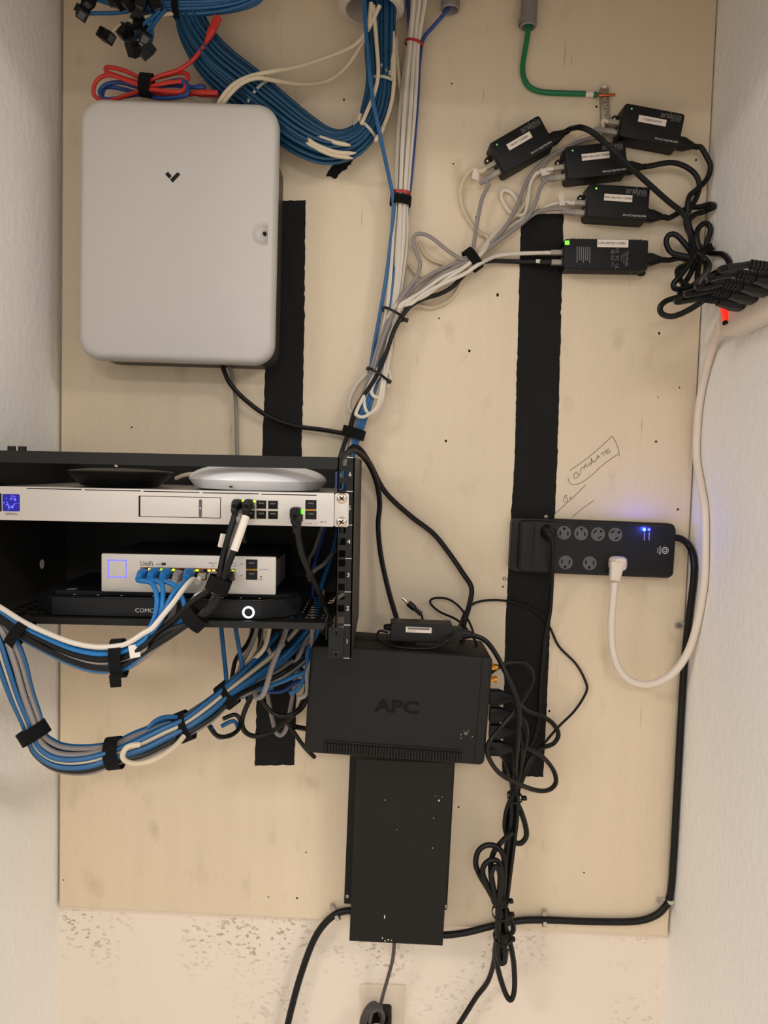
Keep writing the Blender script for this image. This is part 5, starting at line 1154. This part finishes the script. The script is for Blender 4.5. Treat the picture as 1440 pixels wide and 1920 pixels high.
cable('black_cable', 'black cable dropping in a loop left of the left black strip', 'cable', [(475, 1300, .10), (462, 1325, .09), (454, 1350, .08), (458, 1370, .07), (475, 1380, .06), (500, 1376, .055), (530, 1358, .06), (560, 1330, .07), (580, 1300, .07), (585, 1250, .06)], .0042, 'rubber')
cable('black_cable', 'black cable slanting to the lower left corner of the backup', 'cable', [(525, 1180, .11), (538, 1210, .10), (555, 1240, .085), (570, 1265, .07), (575, 1290, .06), (560, 1330, .05), (540, 1352, .04), (556, 1380, .035), (572, 1402, .03), (590, 1420, .02)], .0038, 'rubber')
cable('black_cable', 'short black cable entering the left side of the backup', 'cable', [(535, 1355, .03), (552, 1362, .03), (572, 1366, .04), (590, 1368, .05)], .0045, 'rubber')
rq = random.Random(21)
TK = [('cream', (470, 1190), (440, 1290)), ('grey', (482, 1175), (448, 1292)), ('rubber', (474, 1175), (432, 1280)), ('cream', (505, 1180), (452, 1290)), ('grey', (495, 1178), (455, 1285)), ('cream', (590, 1170), (470, 1290)), ('navy', (590, 1215), (480, 1300)), ('blue', (580, 1250), (470, 1298)),
      ('navy', (585, 1275), (490, 1297)), ('cream', (575, 1190), (500, 1270)), ('grey', (545, 1180), (570, 1240)), ('grey', (600, 1165), (540, 1260)), ('navy', (565, 1165), (568, 1230)), ('rubber', (500, 1165), (478, 1300)), ('cream', (498, 1200), (505, 1260)), ('grey', (585, 1195), (575, 1300)), ('blue', (596, 1180), (560, 1290))]
GT = {'cream': 'cream', 'grey': 'grey', 'rubber': 'black', 'navy': 'dark blue', 'blue': 'blue'}
for m_, a, b in TK:
    d = rq.uniform(.04, .13); j = lambda s: rq.uniform(-s, s)
    cable('tangled_cable', GT[m_] + ' cable in the tangle between the shelf and the battery backup', 'cable',
          [(a[0] + j(10), a[1] - 60, d - .01), (a[0], a[1], d), ((a[0] * 2 + b[0]) / 3 + j(8), (a[1] * 2 + b[1]) / 3 + j(8), d + .005), ((a[0] + 2 * b[0]) / 3 + j(8), (a[1] + 2 * b[1]) / 3 + j(8), d + .01), (b[0], b[1], d + .015), (b[0] - 18, b[1] + 10, d + .02)], .0036, m_, group=GT[m_] + ' tangled cables under the shelf')
# cables glimpsed inside the rack
for m_, pts in (('navy', [(632, 885, .06), (628, 940, .07), (600, 1020, .08), (585, 1090, .09), (590, 1160, .10)]), ('grey', [(640, 890, .06), (615, 960, .07), (590, 1030, .08), (578, 1060, .08), (582, 1150, .09)]), ('blue', [(645, 880, .06), (640, 960, .07), (622, 1040, .08), (600, 1110, .09), (598, 1170, .10)]),
                ('grey', [(648, 880, .05), (640, 1000, .06), (612, 1052, .09), (590, 1070, .10), (580, 1090, .10), (575, 1160, .11)]), ('cream', [(560, 1150, .05), (590, 1135, .07), (620, 1128, .09), (650, 1110, .08)]), ('grey', [(455, 985, .05), (460, 1030, .06), (462, 1100, .05)]), ('cream', [(330, 897, .05), (350, 890, .06), (385, 888, .06), (430, 890, .05)]), ('grey', [(443, 860, .012), (447, 890, .02), (470, 920, .03)])):
    cable('inner_cable', GT[m_] + ' cable glimpsed inside the dark rack', 'cable', pts, .0034, m_, group=GT[m_] + ' cables inside the rack')
